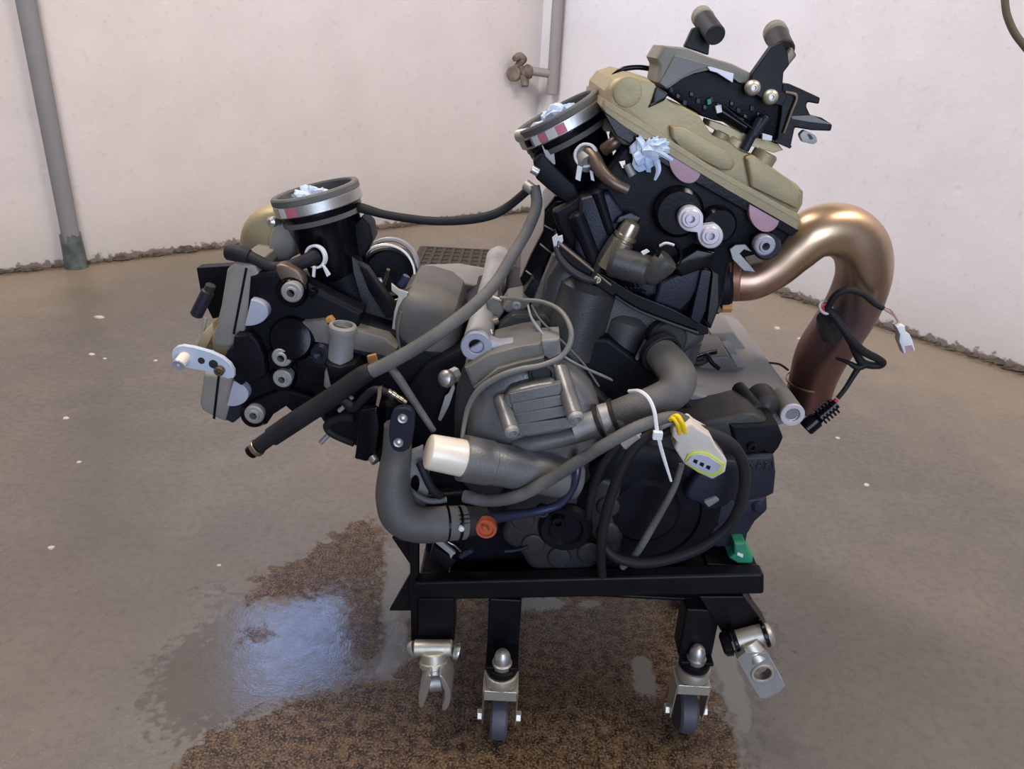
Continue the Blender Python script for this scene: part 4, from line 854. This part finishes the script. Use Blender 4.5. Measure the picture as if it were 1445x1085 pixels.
hr = cast('right_head', [(780, 300), (800, 290), (840, 262), (862, 232), (880, 205), (905, 205), (1000, 262), (1120, 330), (1102, 352), (1060, 362), (1030, 372), (1018, 430), (1004, 466), (955, 440), (895, 412), (850, 386), (800, 346), (785, 320)], .862, .885, 'black_cast', E, rnd=.006)
cast('head_body', [(800, 340), (850, 300), (930, 260), (1000, 275), (1110, 338), (1060, 360), (1030, 372), (1018, 430), (1000, 460), (955, 440), (895, 412), (850, 386)], .88, 1.06, 'black_cast', hr, rnd=.004)
# facets and pillars on the head face
cast('head_facet', [(820, 280), (860, 270), (880, 300), (862, 350), (840, 390), (812, 355)], .845, .87, 'navy_cast', hr, rnd=.005)
cast('head_facet', [(930, 400), (985, 372), (1000, 380), (975, 425), (960, 440), (922, 428)], .846, .87, 'navy_cast', hr, rnd=.005)
cast('head_facet', [(890, 385), (930, 392), (925, 425), (885, 405)], .842, .87, 'navy_cast', hr, rnd=.006, sm=1)
cast('head_facet', [(945, 375), (985, 350), (1012, 356), (1000, 378), (960, 392)], .84, .87, 'black_gloss', hr, rnd=.005)
cast('head_rib', [(990, 380), (1004, 384), (996, 440), (986, 460), (974, 452)], .84, .87, 'navy_cast', hr, rnd=.004)
cast('head_rib', [(1006, 384), (1014, 388), (1014, 430), (1004, 462), (998, 455)], .842, .87, 'charcoal_cast', hr, rnd=.003)
for (x0, y0, x1, y1, r) in ((812, 300, 846, 385, 12), (842, 268, 862, 330, 9)):
    a, b = P(x0, y0, .848), P(x1, y1, .85); cyl('head_pillar', a, b, S(r, a), 'black_cast', hr, ch=.3)
# valve cover of the right cylinder, gold
vc = cast('right_valve_cover', [(850, 152), (853, 128), (866, 112), (890, 104), (914, 110), (930, 130), (944, 142), (962, 148), (985, 160), (1005, 190), (1030, 200), (1048, 214), (1070, 222), (1090, 236), (1110, 250), (1128, 262), (1137, 272), (1136, 290), (1126, 308), (1100, 296), (1040, 262), (960, 216), (900, 182)], .855, 1.08, 'valve_gold', E, rnd=.010, label='gold magnesium valve cover of the right cylinder')
cast('cover_flange', [(848, 150), (851, 140), (900, 168), (1000, 232), (1128, 303), (1131, 315), (1126, 325), (1030, 270), (940, 215), (880, 178), (853, 158)], .845, 1.09, 'valve_gold', vc, rnd=.003)
cast('flange_bead', [(853, 146), (900, 172), (1000, 236), (1128, 309), (1128, 312), (999, 240), (898, 176), (852, 149)], .8435, .85, 'valve_gold', vc, rnd=.0008, bevel=0)
cast('cover_step', [(945, 170), (1020, 208), (1040, 228), (1030, 245), (990, 226), (948, 200)], .846, .87, 'valve_gold', vc, rnd=.003, sm=1)
cast('cover_step', [(1052, 222), (1062, 218), (1120, 258), (1132, 275), (1126, 296), (1060, 264)], .847, .88, 'valve_gold', vc, rnd=.004)
lathe('cover_dimple', P(886, 130, .853), NY, [(-.004, S(17, SB)), (.001, S(16, SB)), (.002, S(12, SB)), (.0, 0)], 'valve_gold', vc, 24)
for x0, y0, x1, y1, r, mm in ((1020, 186, 1006, 212, 12, 'valve_gold'), (1042, 196, 1030, 216, 14, 'cream_cast'), (1082, 214, 1066, 240, 18, 'valve_gold'), (1040, 232, 1028, 252, 9, 'white_alu')):
    a, b = P(x0, y0, .87), P(x1, y1, .87); cyl('cover_boss', a, b, S(r, a), mm, vc, ch=.15)
cast('gasket_strip', [(850, 156), (880, 176), (940, 214), (1030, 268), (1128, 325), (1118, 334), (1030, 285), (940, 234), (870, 192)], .852, 1.07, 'black_gloss', E, bevel=.001)
tube('edge_strip', [(864, 106, .93), (878, 98, .93), (898, 95, .93), (916, 97, .93), (926, 102, .93)], [2, 3.4, 3.4, 3.4, 2], 'black_gloss', E)
cast('cover_flank', [(852, 140), (864, 150), (905, 182), (908, 205), (895, 214), (880, 206), (866, 190), (858, 170)], .866, .95, 'valve_grey', E, rnd=.006, sm=1)
for i, (x, y) in enumerate(((866, 168), (876, 182), (884, 198))): lathe('bellows_fold', P(x, y, .90), Vector((-.6, -.4, .5)), [(-.004, .010), (0, .016), (.004, .010)], 'valve_grey', E, 20)
halfdisc('cam_end_plug', (944, 216), (990, 242), (962, 256), .848, .012, 'pink_rubber', hr, label='pink half-moon plug')
halfdisc('cam_end_plug', (1058, 288), (1100, 312), (1072, 325), .848, .012, 'pink_rubber', hr, label='pink half-moon plug')
# white double-eye link plate
dumb = []
for i in range(15): a = math.radians(110+180*i/14+ -10); dumb.append((975+18*math.cos(a), 309+18*math.sin(a)))
dp = []
def arc(cx, cy, r, a0, a1, n=12): return [(cx+r*math.cos(math.radians(a0+(a1-a0)*i/n)), cy+r*math.sin(math.radians(a0+(a1-a0)*i/n))) for i in range(n+1)]
dp = arc(975, 309, 18, 95, 345, 18)+[(992, 318)]+arc(1003, 333, 18, -75, 165, 18)+[(984, 328)]
dl = cast('link_plate', dp, .832, .842, 'white_alu', hr, bevel=.001, rnd=.0015, label='white two-eyed link plate')
for x, y in ((975, 309), (1003, 333)): flanged_bolt(x, y, .829, 13.5, 'white_alu', dl)
for x, y, r in ((958, 300, 30), (1014, 318, 22)): lathe('bolt_pillar', P(x, y, .848), NY, [(-.02, S(r, SB)), (0, S(r, SB)), (.004, S(r*.85, SB)), (.004, 0)], 'black_gloss', hr, 28)
flanged_bolt(1080, 347, .836, 14.5, 'lilac_alu', hr)
lathe('bolt_pillar', P(1078, 344, .86), NY, [(-.01, S(17, SB)), (.012, S(17, SB)), (.016, S(14, SB)), (.016, 0)], 'navy_cast', hr, 24)
# breather on the head face
a, b = P(876, 345, .835), P(893, 314, .835); dd = (b-a).normalized(); r = S(15, a)
lathe('breather_valve', a, b-a, [(-.03, r*1.15), (0, r*1.1), (.001, r*1.12), (.004, r*1.12), (.005, r*.98), (.007, r*.98), (.008, r*1.12), (.011, r*1.12), (.012, r*.95), (.020, r*.92), (.026, r*.8), (.028, r*.5), (.028, 0)], 'brass', E, 28)
cast('clamp_wing', [(865, 316), (872, 306), (890, 300), (905, 308), (900, 318), (880, 312)], .84, .85, 'black_gloss', E, rnd=.002)
tube('breather_hose', [(868, 332, .835), (852, 356, .835), (840, 384, .84), (832, 400, .845)], [5, 5, 5.5, 5], 'charcoal_cast', E)
# plug coil lying across
a, b = P(864, 368, .825), P(926, 386, .82); r = S(22, a); Lc = (b-a).length
lathe('plug_coil', a, b-a, [(-.004, r*.7), (0, r*.98), (.004, r*1.0), (Lc*.8, r*.98), (Lc*.82, r*.85), (Lc, r*.8), (Lc, 0)], 'satin_black', E, 32, label='dark cylindrical plug coil')
a, b = P(914, 390, .815), P(944, 366, .808); r = S(17, a)
lathe('coil_socket', a, b-a, [(0, r*.9), (.004, r), ((b-a).length*.8, r*1.05), ((b-a).length, r*.9), ((b-a).length, 0)], 'satin_black', E, 28)
ringl('socket_ring', P(944, 360, .812), Vector((.5, -1, .5)), S(21, a), S(17, a), .005, 'black_gloss', E)
tube('socket_shine', [(931, 347, .806), (940, 343, .805), (951, 346, .806)], 2, 'white_alu', E)
cast('tape_tag', [(905, 356), (913, 352), (917, 355), (908, 360)], .806, .809, 'white_plastic', E, bevel=0)
for i in range(4): tube('terminal_wire', [(880+6*i, 398, .83), (884+6*i, 406, .825), (893+6*i, 411, .828)], 1.3, 'black_gloss', E)
# pipe from the intake to the head with its white spring clip
spring_clip(827, 219, .868, 17)
lathe('nozzle', P(826, 222, .875), P(836, 212, .885)-P(850, 235, .86), [(-.012, .011), (.008, .012)], 'dull_alu', E, 20)
tube('idle_air_pipe', [(830, 213, .872), (840, 226, .862), (850, 244, .852), (866, 258, .846), (886, 268, .845)], [10, 10, 9.5, 8.5, 7.5], 'brown_pipe', E, 18, 10, label='bronze-coloured bent metal pipe')
cast('clip_ear', [(815, 234), (822, 236), (819, 256), (812, 253)], .86, .864, 'white_plastic', E, bevel=.0005); cast('clip_ear', [(832, 240), (837, 242), (839, 256), (834, 254)], .86, .864, 'white_plastic', E, bevel=.0005)
tube('hose_band', [(852, 212, .88), (866, 202, .875), (876, 196, .88)], 9, 'brown_pipe', E)
cyl('grey_ferrule', P(885, 232, .85), P(893, 248, .848), S(5, SB), 'dull_alu', E)
cast('ferrule_tab', [(873, 228), (882, 226), (884, 236), (878, 238)], .852, .856, 'brass', E, bevel=.0004)
# black duct bracket left of the right intake
cast('idle_bracket', [(752, 226), (764, 216), (780, 232), (812, 262), (822, 285), (800, 288), (774, 268), (756, 252)], .88, .93, 'black_cast', E, rnd=.004)
cast('bracket_tongue', [(764, 205), (774, 203), (782, 216), (784, 232), (774, 232)], .89, .892, 'dull_alu', E, bevel=.0004)
cyl('bracket_pin', P(750, 238, .88), P(760, 244, .88), S(5, SB), 'steel', E)
cyl('hose_collar', P(741, 260, .905), P(752, 268, .90), S(7, SB), 'zinc', E)
# black finned duct behind
fd = cast('finned_duct', [(800, 276), (824, 292), (820, 330), (800, 375), (790, 410), (740, 410), (733, 394), (748, 360), (766, 325), (768, 296), (782, 278)], .93, 1.05, 'black_gloss', E, rnd=.006)
for (x0, y0, x1, y1) in ((788, 296, 806, 310), (768, 318, 790, 330), (762, 344, 782, 360), (742, 382, 764, 398)):
    tube('fin_edge', [(x0, y0, .928), ((x0+x1)/2, (y0+y1)/2, .926), (x1, y1, .928)], 1.2, 'dull_alu', fd)
cast('duct_face', [(752, 392), (770, 398), (800, 400), (800, 450), (760, 452), (735, 420)], .90, .95, 'black_cast', E, rnd=.004)
cyl('liner_pillar', P(795, 360, .90), P(762, 440, .90), S(16, P(780, 400, .9)), 'grey_cast', E, ch=.2)
cast('silver_tab', [(779, 336), (786, 330), (788, 334), (794, 332), (795, 340), (790, 348), (788, 358), (782, 352)], .842, .846, 'white_alu', E, bevel=.0006)
tube('earth_strap', [(784, 348, .84), (790, 364, .838), (804, 380, .838), (824, 392, .838), (842, 396, .838)], [3.5, 5, 6, 6, 5], 'charcoal_cast', E)
# exhaust
ex = tube('exhaust_pipe', [(1012, 397, .935), (1034, 396, .935), (1062, 394, .935), (1092, 377, .935), (1120, 352, .935), (1152, 328, .935), (1188, 326, .94), (1214, 348, .945), (1219, 385, .955), (1205, 428, .975), (1182, 466, .995), (1160, 500, 1.01), (1147, 535, 1.02), (1138, 572, 1.025)], [29, 29, 29, 31, 34, 36.5, 38, 38.5, 38, 38, 37.5, 36, 32, 30], 'exhaust', E, 40, 10, cap=False, label='heat-tinted bronze exhaust bend')
sm_ = ex.modifiers.new('wall', 'SOLIDIFY'); sm_.thickness = .002; sm_.offset = -1
ringl('pipe_seam', P(1141, 537, 1.02), P(1138, 572, 1.025)-P(1147, 535, 1.02), S(31, P(1147, 535, 1.02)), S(29.5, P(1147, 535, 1.02)), .003, 'exhaust', ex)
fx = P(1026, 396, .935); dx = Vector((1, -.22, .10))
ringl('exhaust_flange', fx, dx, S(42, fx), S(24, fx), .007, 'copper', E, 40)
ringl('exhaust_flange', P(1038, 393, .935), dx, S(32, fx), S(25, fx), .010, 'copper', E, 36)
cyl('exhaust_port', P(990, 400, .935), fx, S(44, fx), 'black_cast', E)
cyl('flange_stud', P(1018, 434, .905), P(1032, 434, .905), S(7, fx), 'amber', E, seg=6)
cast('heat_tab', [(1030, 352), (1038, 346), (1052, 345), (1062, 356), (1050, 352), (1044, 358), (1060, 376), (1066, 384), (1050, 382), (1034, 366)], .853, .857, 'dull_alu', E, bevel=.0006)
cast('port_lug', [(1040, 352), (1068, 330), (1090, 345), (1076, 372), (1056, 376)], .905, .93, 'brown_pipe', E, rnd=.004)
tube('exhaust_bracket', [(1020, 376, .885), (1012, 400, .885), (1008, 428, .885), (1015, 440, .885)], [5, 6, 6, 5], 'brown_pipe', E)
# lambda boss and sensor cable
lathe('sensor_boss', P(1170, 462, .955), P(1160, 436, .925)-P(1170, 462, .955), [(-.02, .014), (0, .0145), (.012, .0145), (.018, .012), (.022, .0125), (.028, .011), (.030, 0)], 'charcoal_cast', E, 28)
c = P(1165, 434, .922); ringl('sensor_seal', c, Vector((.15, -.7, .7)), S(11, c), S(7.5, c), .003, 'label_white', E, label='white seal ring')
lathe('sensor_cap', c, Vector((.15, -.7, .7)), [(-.003, S(7.5, c)), (.001, S(7, c)), (.002, 0)], 'red_plastic', E, 20, label='red sensor insert')
tube('sensor_cable', [(1170, 438, .92), (1180, 450, .915), (1198, 474, .91), (1216, 494, .91), (1238, 506, .912), (1246, 512, .915), (1238, 516, .918), (1218, 512, .92), (1208, 498, .92), (1200, 480, .915), (1178, 446, .915)], [6, 6, 6, 6, 5.5, 5, 5, 6, 5.5, 5.5, 5], 'rubber', E)
tube('sensor_cable', [(1180, 505, .93), (1196, 511, .92), (1210, 518, .918), (1222, 514, .918)], [2.2, 3, 5, 5], 'rubber', E)
tube('sensor_cable', [(1212, 518, .918), (1203, 532, .915), (1193, 548, .912), (1182, 562, .91)], [4.5, 3.8, 3.5, 3.2], 'rubber', E)
tube('sensor_cable', [(1166, 442, .92), (1176, 420, .915), (1194, 409, .912), (1216, 414, .912), (1234, 428, .912), (1246, 435, .912)], [4.5, 5, 5, 4.5, 4.2, 4], 'rubber', E)
for o_ in (-1.2, 1.2): tube('bare_lead', [(1245, 434+o_, .912), (1256, 439+o_*2, .912), (1264, 448, .912), (1270+o_, 459, .912)], 1.3, 'copper_wire', E)
cyl('lead_sleeve', P(1181, 563, .91), P(1178, 567, .91), S(3.5, c), 'red_plastic', E)
pg = cast('white_plug', [(1265, 461), (1270, 458), (1277, 460), (1278, 468), (1284, 472), (1288, 480), (1292, 496), (1276, 500), (1269, 482), (1270, 472)], .905, .918, 'white_plastic', E, rnd=.002, label='small white plug on copper leads')
cast('plug_window', [(1277, 488), (1287, 487), (1290, 495), (1279, 498)], .9045, .906, 'pink_rubber', pg, bevel=0)
a, b = P(1180, 568, .91), P(1136, 605, .905); Lk = (b-a).length; rk = S(9, a); prof = [(0, rk*.6), (.001, rk*.9)]
for i in range(5):
    t = Lk*(.10+.10*i); prof += [(t, rk*.9), (t, rk*1.55), (t+Lk*.045, rk*1.55), (t+Lk*.045, rk*.9)]
prof += [(Lk*.62, rk*1.05), (Lk*.64, rk*1.35), (Lk*.97, rk*1.35), (Lk, rk*1.1), (Lk, 0)]
lathe('ribbed_connector', a, b-a, prof, 'black_gloss', E, 20, label='black ribbed cable connector')
tube('sensor_cable', [(1085, 512, 1.0), (1100, 514, 1.0), (1112, 522, 1.01)], 1.6, 'rubber', E)
# ---------------- injector rail and roller assembly on top
tp = cast('injector_bracket', [(936, 64), (968, 67), (1000, 80), (1034, 90), (1062, 104), (1068, 116), (1048, 118), (1040, 112), (1020, 104), (1004, 98), (978, 104), (960, 112), (940, 126), (926, 116), (930, 92), (925, 82)], .86, .93, 'valve_grey', E, rnd=.004, label='grey bent sheet bracket on top')
cast('bracket_fold', [(953, 78), (1004, 92), (990, 97), (975, 102), (940, 124), (932, 118)], .856, .862, 'deck_grey', tp, bevel=.0006)
cast('bracket_fold', [(996, 92), (1036, 104), (1034, 117), (1012, 103), (1002, 100)], .857, .862, 'white_alu', tp, bevel=.0006)
jb = cast('junction_block', [(935, 124), (962, 106), (990, 99), (1014, 102), (1034, 112), (1066, 104), (1080, 112), (1108, 118), (1126, 130), (1128, 150), (1112, 186), (1098, 205), (1076, 195), (1050, 188), (1030, 174), (1008, 170), (990, 164), (970, 150), (950, 138)], .865, .93, 'black_cast', E, rnd=.003)
rnd_ = random.Random(11)
for i in range(14):
    x = 945+i*9.5; y = 122+(i % 3)*7+(i*2.2); cast('terminal', [(x, y), (x+6, y+2), (x+5, y+10), (x-1, y+8)], .8625, .87, 'black_gloss' if i % 2 else 'navy_cast', jb, rnd=.001, bevel=0)
cast('green_pin', [(998, 141), (1003, 139), (1004, 146), (999, 148)], .858, .862, 'green_rubber', jb, bevel=0, label='green pin')
cast('white_pin', [(1010, 150), (1018, 148), (1019, 158), (1012, 160)], .858, .864, 'white_plastic', jb, bevel=0)
cyl('injector_body', P(1016, 156, .868), P(1054, 180, .862), S(8, SB), 'black_gloss', jb)
cast('locating_spike', [(926, 122), (944, 132), (938, 142), (914, 153), (918, 146)], .852, .87, 'black_gloss', jb, rnd=.002)
for (x0, y0, x1, y1, r) in ((1074, 166, 1050, 212, 5.5), (1082, 164, 1062, 192, 6)):
    cyl('injector_rod', P(x0, y0, .855), P(x1, y1, .855), S(r, SB), 'navy_cast', jb, ch=.2)
tube('rail_wire', [(1020, 148, .852), (1044, 168, .852), (1066, 184, .852), (1092, 200, .852)], 1.6, 'black_gloss', jb)
cast('rail_plate', [(1026, 178), (1060, 192), (1098, 202), (1106, 212), (1092, 216), (1040, 200), (1000, 178), (1002, 170)], .866, .90, 'cream_cast', E, rnd=.002)
cast('clip_white', [(1076, 188), (1090, 192), (1089, 199), (1076, 197)], .85, .854, 'white_plastic', jb, bevel=.0004)
def roller(pts, ca, cb, r, Y, wd):
    a = cast('support_arm', pts, Y, Y+.012, 'black_paint', E, bevel=.0012)
    p, q = P(*ca, Y-.004), P(*cb, Y+wd); cy = cyl('roller', p, q, S(r, p), 'valve_grey', a, ch=.25, seg=30)
    cyl('roller_core', p-(q-p).normalized()*.0008, p+(q-p).normalized()*.001, S(r*.66, p), 'black_paint', a); return a
a1 = cast('support_arm', [(978, 40), (996, 34), (1002, 60), (1000, 78), (966, 66)], .90, .912, 'black_paint', E, bevel=.0012)
cyl('roller', P(989, 22, .93), P(995, 29, .91), S(15, P(990, 30, .9)), 'valve_grey', a1, ch=.3, seg=30, label='grey end of the roller')
cyl('roller_core', P(994, 28, .912), P(1010, 50, .875), S(14, P(990, 30, .9)), 'charcoal_cast', a1, ch=.12)
a2_ = cast('support_arm', [(1089, 66), (1104, 60), (1112, 76), (1114, 92), (1106, 102), (1104, 128), (1112, 136), (1104, 150), (1086, 146), (1056, 128), (1062, 104)], .852, .866, 'black_paint', E, bevel=.0012)
cyl('roller', P(1093, 44, .92), P(1097, 52, .90), S(17, P(1092, 50, .9)), 'valve_grey', a2_, ch=.3, seg=30, label='grey end of the roller')
cyl('roller_core', P(1096, 51, .902), P(1106, 72, .87), S(15.5, P(1092, 50, .9)), 'charcoal_cast', a2_, ch=.12)
cast('arm_wedge', [(1112, 74), (1118, 66), (1125, 78), (1112, 94), (1106, 86)], .858, .88, 'brown_pipe', a2_, rnd=.002)
for x, y in ((1063, 124), (1088, 137)):
    q = P(x, y, .848); lathe('button_screw', q, NY, [(-.006, S(10.5, q)), (0, S(10.5, q)), (.003, S(8, q)), (.0045, S(4.5, q)), (.0045, S(3.2, q)), (.002, S(2.6, q)), (.002, 0)], 'zinc', a2_, 26)
rb_ = cast('rail_end_bracket', [(1104, 118), (1114, 118), (1130, 125), (1158, 138), (1156, 147), (1140, 144), (1138, 150), (1144, 163), (1160, 166), (1175, 176), (1173, 185), (1146, 184), (1122, 180), (1116, 208), (1096, 198), (1102, 160)], .858, .90, 'black_paint', E, bevel=.0015)
tube('bracket_rib', [(1108, 130, .856), (1124, 136, .855), (1116, 160, .855), (1106, 188, .856)], 2.4, 'brown_pipe', rb_)
cast('bracket_ledge', [(1116, 164), (1146, 163), (1174, 176), (1140, 172), (1118, 168)], .857, .90, 'deck_grey', rb_, bevel=.0006)
cast('wire_clip', [(1128, 190), (1135, 183), (1152, 192), (1154, 200), (1148, 204), (1132, 200)], .862, .87, 'dull_alu', rb_, rnd=.001)
cast('clip_slot', [(1140, 189), (1144, 190), (1148, 196), (1144, 197)], .8605, .8625, 'black_gloss', rb_, bevel=0)
cast('bracket_tail', [(1096, 196), (1118, 206), (1115, 210), (1092, 200)], .855, .88, 'black_paint', rb_, bevel=.0006)
# ---------------- hoses and wires across the front
tube('breather_line', [(498, 292, .93), (512, 294, .92), (540, 302, .92), (575, 308, .92), (615, 312, .92), (660, 310, .92), (695, 303, .92), (720, 289, .92), (745, 268, .91)], [7, 7, 6, 6, 6, 6.5, 6.5, 6, 6], 'rubber', E, 14, 10, label='thin black hose joining the two intakes')
tube('overflow_hose', [(754, 262, .90), (757, 290, .895), (744, 325, .88), (722, 362, .86), (700, 398, .84), (670, 430, .815), (630, 462, .80), (588, 490, .79), (545, 514, .785), (515, 528, .785)], [7.5, 8, 8, 8, 8.5, 9, 9.5, 10, 10, 10], 'dusty_rubber', E, 16, 16, ribs=.05, label='long ribbed grey hose sweeping across the middle')
sl = tube('hose_sleeve', [(524, 523, .785), (508, 532, .785), (460, 566, .785), (420, 592, .785), (384, 616, .785)], [12, 13.5, 14, 14.5, 14], 'rubber', E, 22, 8, label='thick black sleeve on the hose end')
tube('hose_end', [(386, 614, .785), (372, 624, .785), (366, 629, .785)], 11, 'rubber', sl, 18)
ringl('hose_ferrule', P(362, 632, .785), P(352, 640, .785)-P(384, 616, .785), S(11.5, SB), S(8, SB), .006, 'brass', sl, label='bright metal ferrule')
cyl('ferrule_tip', P(360, 633, .785), P(353, 639, .785), S(9, SB), 'black_gloss', sl)
tube('spark_lead', [(546, 512, .79), (560, 530, .785), (584, 566, .782), (612, 608, .78)], [5, 6.5, 5.5, 4.5], 'dusty_rubber', E)
# harness loops
tube('harness_loop', [(655, 700, .765), (690, 706, .755), (730, 700, .748), (770, 680, .742), (810, 655, .738), (850, 630, .735), (895, 605, .733), (930, 592, .733), (952, 588, .735), (968, 594, .74)], [9, 9, 9, 9, 9, 9, 9, 8.5, 8, 8], 'dusty_rubber', E, 14, 12, ribs=.03, label='thick grey cable sleeve running up to the zip tie')
tube('harness_loop', [(935, 612, .745), (960, 602, .742), (1000, 610, .742), (1034, 628, .742), (1050, 660, .745), (1048, 700, .75), (1030, 740, .755), (990, 772, .755), (940, 790, .755), (900, 794, .757), (868, 786, .76), (852, 770, .765)], [6, 7, 8, 8, 8, 8, 7.5, 7.5, 7.5, 7.5, 7, 6], 'rubber', E, 14, 10, label='black cable looping down over the right covers')
tube('harness_loop', [(930, 606, .745), (905, 622, .745), (882, 652, .745), (864, 695, .745), (852, 740, .75), (848, 780, .758), (850, 812, .775)], [6.5, 7, 7.5, 7.5, 7.5, 7, 6], 'rubber', E, 14, 10)
tube('harness_loop', [(898, 608, .755), (870, 632, .758), (848, 662, .76), (836, 695, .765), (830, 730, .77)], [6, 6, 6, 6, 5], 'rubber', E, 12)
tube('harness_loop', [(962, 655, .765), (950, 690, .765), (925, 735, .765), (898, 780, .768), (878, 800, .775)], [4.5, 5, 5.5, 5.5, 5], 'dusty_rubber', E, 12)
cyl('lead_sleeve', P(880, 628, .752), P(902, 612, .748), S(7, SB), 'dull_alu', E)
tube('wire_loop', [(706, 420, .855), (735, 423, .845), (765, 426, .83), (790, 438, .80), (804, 460, .78), (805, 482, .77), (792, 503, .765), (765, 515, .762), (735, 521, .762), (705, 531, .765), (678, 548, .77), (662, 572, .775), (655, 600, .775), (652, 622, .77)], [2.5, 3, 3.2, 3.5, 3.8, 4, 4, 3.8, 4.5, 4.5, 4.5, 4, 3.5, 3], 'wire_grey', E, 12, 8, label='thin grey wire looping over the grey cover')
tube('bare_wire', [(684, 412, .86), (696, 419, .858), (708, 423, .855)], 2, 'beige_plastic', E)
tube('bare_wire', [(745, 430, .84), (749, 446, .83), (757, 460, .825), (770, 476, .82), (790, 498, .82), (815, 514, .825), (850, 530, .84), (872, 540, .85)], [1.8, 1.8, 3, 1.8, 1.5, 1.8, 2.2, 1.5], 'dull_alu', E)
tube('bare_wire', [(750, 430, .84), (760, 448, .835), (775, 464, .83), (800, 488, .83), (825, 515, .835), (845, 545, .84)], 1.6, 'wire_grey', E)
# zip tie
zt = tube('zip_tie', [(888, 552, .765), (902, 552, .748), (915, 562, .738), (923, 580, .730), (926, 600, .725), (929, 618, .722), (936, 644, .722), (947, 679, .722)], [3, 3, 3, 3, 3, 3, 2.8, 1.8], 'white_plastic', E, 6, 8, label='white nylon zip tie with a long free tail')
box('tie_head', P(928, 614, .721), S(11, SB), .006, S(10, SB), 'white_plastic', zt, bevel=.0008)
# multi-way connector
cn = cast('wiring_connector', [(950, 606), (962, 602), (976, 597), (984, 604), (1003, 615), (1012, 632), (1027, 652), (1024, 668), (1006, 678), (985, 668), (966, 656), (952, 634), (955, 624), (949, 617)], .725, .75, 'beige_plastic', E, rnd=.004, label='beige connector with lime green seal')
cast('connector_seal', [(966, 652), (971, 641), (985, 637), (1000, 640), (1023, 655), (1019, 667), (1005, 673), (985, 667)], .7225, .727, 'lime_seal', cn, rnd=.001)
cast('connector_face', [(969, 652), (975, 645), (986, 641), (999, 644), (1018, 656), (1014, 664), (1003, 669), (987, 664)], .7205, .724, 'lilac_rubber', cn, bevel=.0004)
for i in range(3): cast('pin_slot', [(980+9*i, 648+4.2*i), (985+9*i, 650+4.2*i), (983+9*i, 655+4.2*i), (978+9*i, 652+4.2*i)], .7198, .7208, 'black_gloss', cn, bevel=0)
tube('yellow_wires', [(948, 590, .728), (956, 587, .722), (963, 598, .720), (967, 610, .726)], 3.6, 'yellow_wire', cn, 10); tube('yellow_wires', [(946, 592, .728), (951, 591, .722), (957, 601, .720), (959, 612, .726)], 3.2, 'yellow_wire', cn, 10)
tube('cable_tail', [(966, 594, .745), (950, 594, .74), (936, 598, .742), (930, 604, .748)], [4, 6, 7, 5], 'dull_alu', cn)
# ------------------------------------------------------------------ things resting on or in the engine
gb = cast('rubber_block', [(1036, 766), (1052, 765), (1055, 776), (1064, 786), (1062, 796), (1042, 796), (1028, 788), (1036, 782)], .797, .835, 'green_rubber', None, rnd=.004, label='small green rubber block wedged between engine and stand beam')
gb['category'] = 'block'
cast('block_slot', [(1041, 780), (1049, 783), (1048, 787), (1040, 783)], .7955, .798, 'white_plastic', gb, bevel=0)
def stuff_mouth(c, ax, R, sx, sz, dx, seed, lab):
    y = Vector((0, 1, 0)); y = (y-ax*y.dot(ax)).normalized(); u = y.cross(ax); rot = Matrix((u, y, ax)).transposed()
    if u.x < 0: rot = Matrix((-u, -y, ax)).transposed(); u = -u
    p = crumple('paper_towel', c-ax*.016+u*dx*R, sx*R, .50*R, sz*R, 'paper', seed, rot=rot, label=lab); p['category'] = 'paper'
stuff_mouth(cL, axL, RL, .62, .42, -.10, 2, 'crumpled pale blue paper stuffed in the left intake')
stuff_mouth(cR, axR, RR, .72, .48, -.04, 5, 'crumpled blue-white paper stuffed in the upper right intake')
p = crumple('paper_towel', P(912, 218, .842), .014, .009, .017, 'paper', 4, amp=.8, sub=3, label='torn scrap of blue paper hanging by the pink plug under the gold cover'); p['category'] = 'paper'
crumple('paper_shred', P(930, 208, .840), .012, .007, .008, 'paper', 7, parent=p, amp=.8, sub=3)
tube('paper_shred', [(924, 212, .836), (936, 218, .834), (948, 226, .836)], [5, 4, 3], 'paper', p, 6); tube('paper_shred', [(926, 226, .836), (929, 240, .835), (924, 254, .836)], [5, 4, 2], 'paper', p, 6)
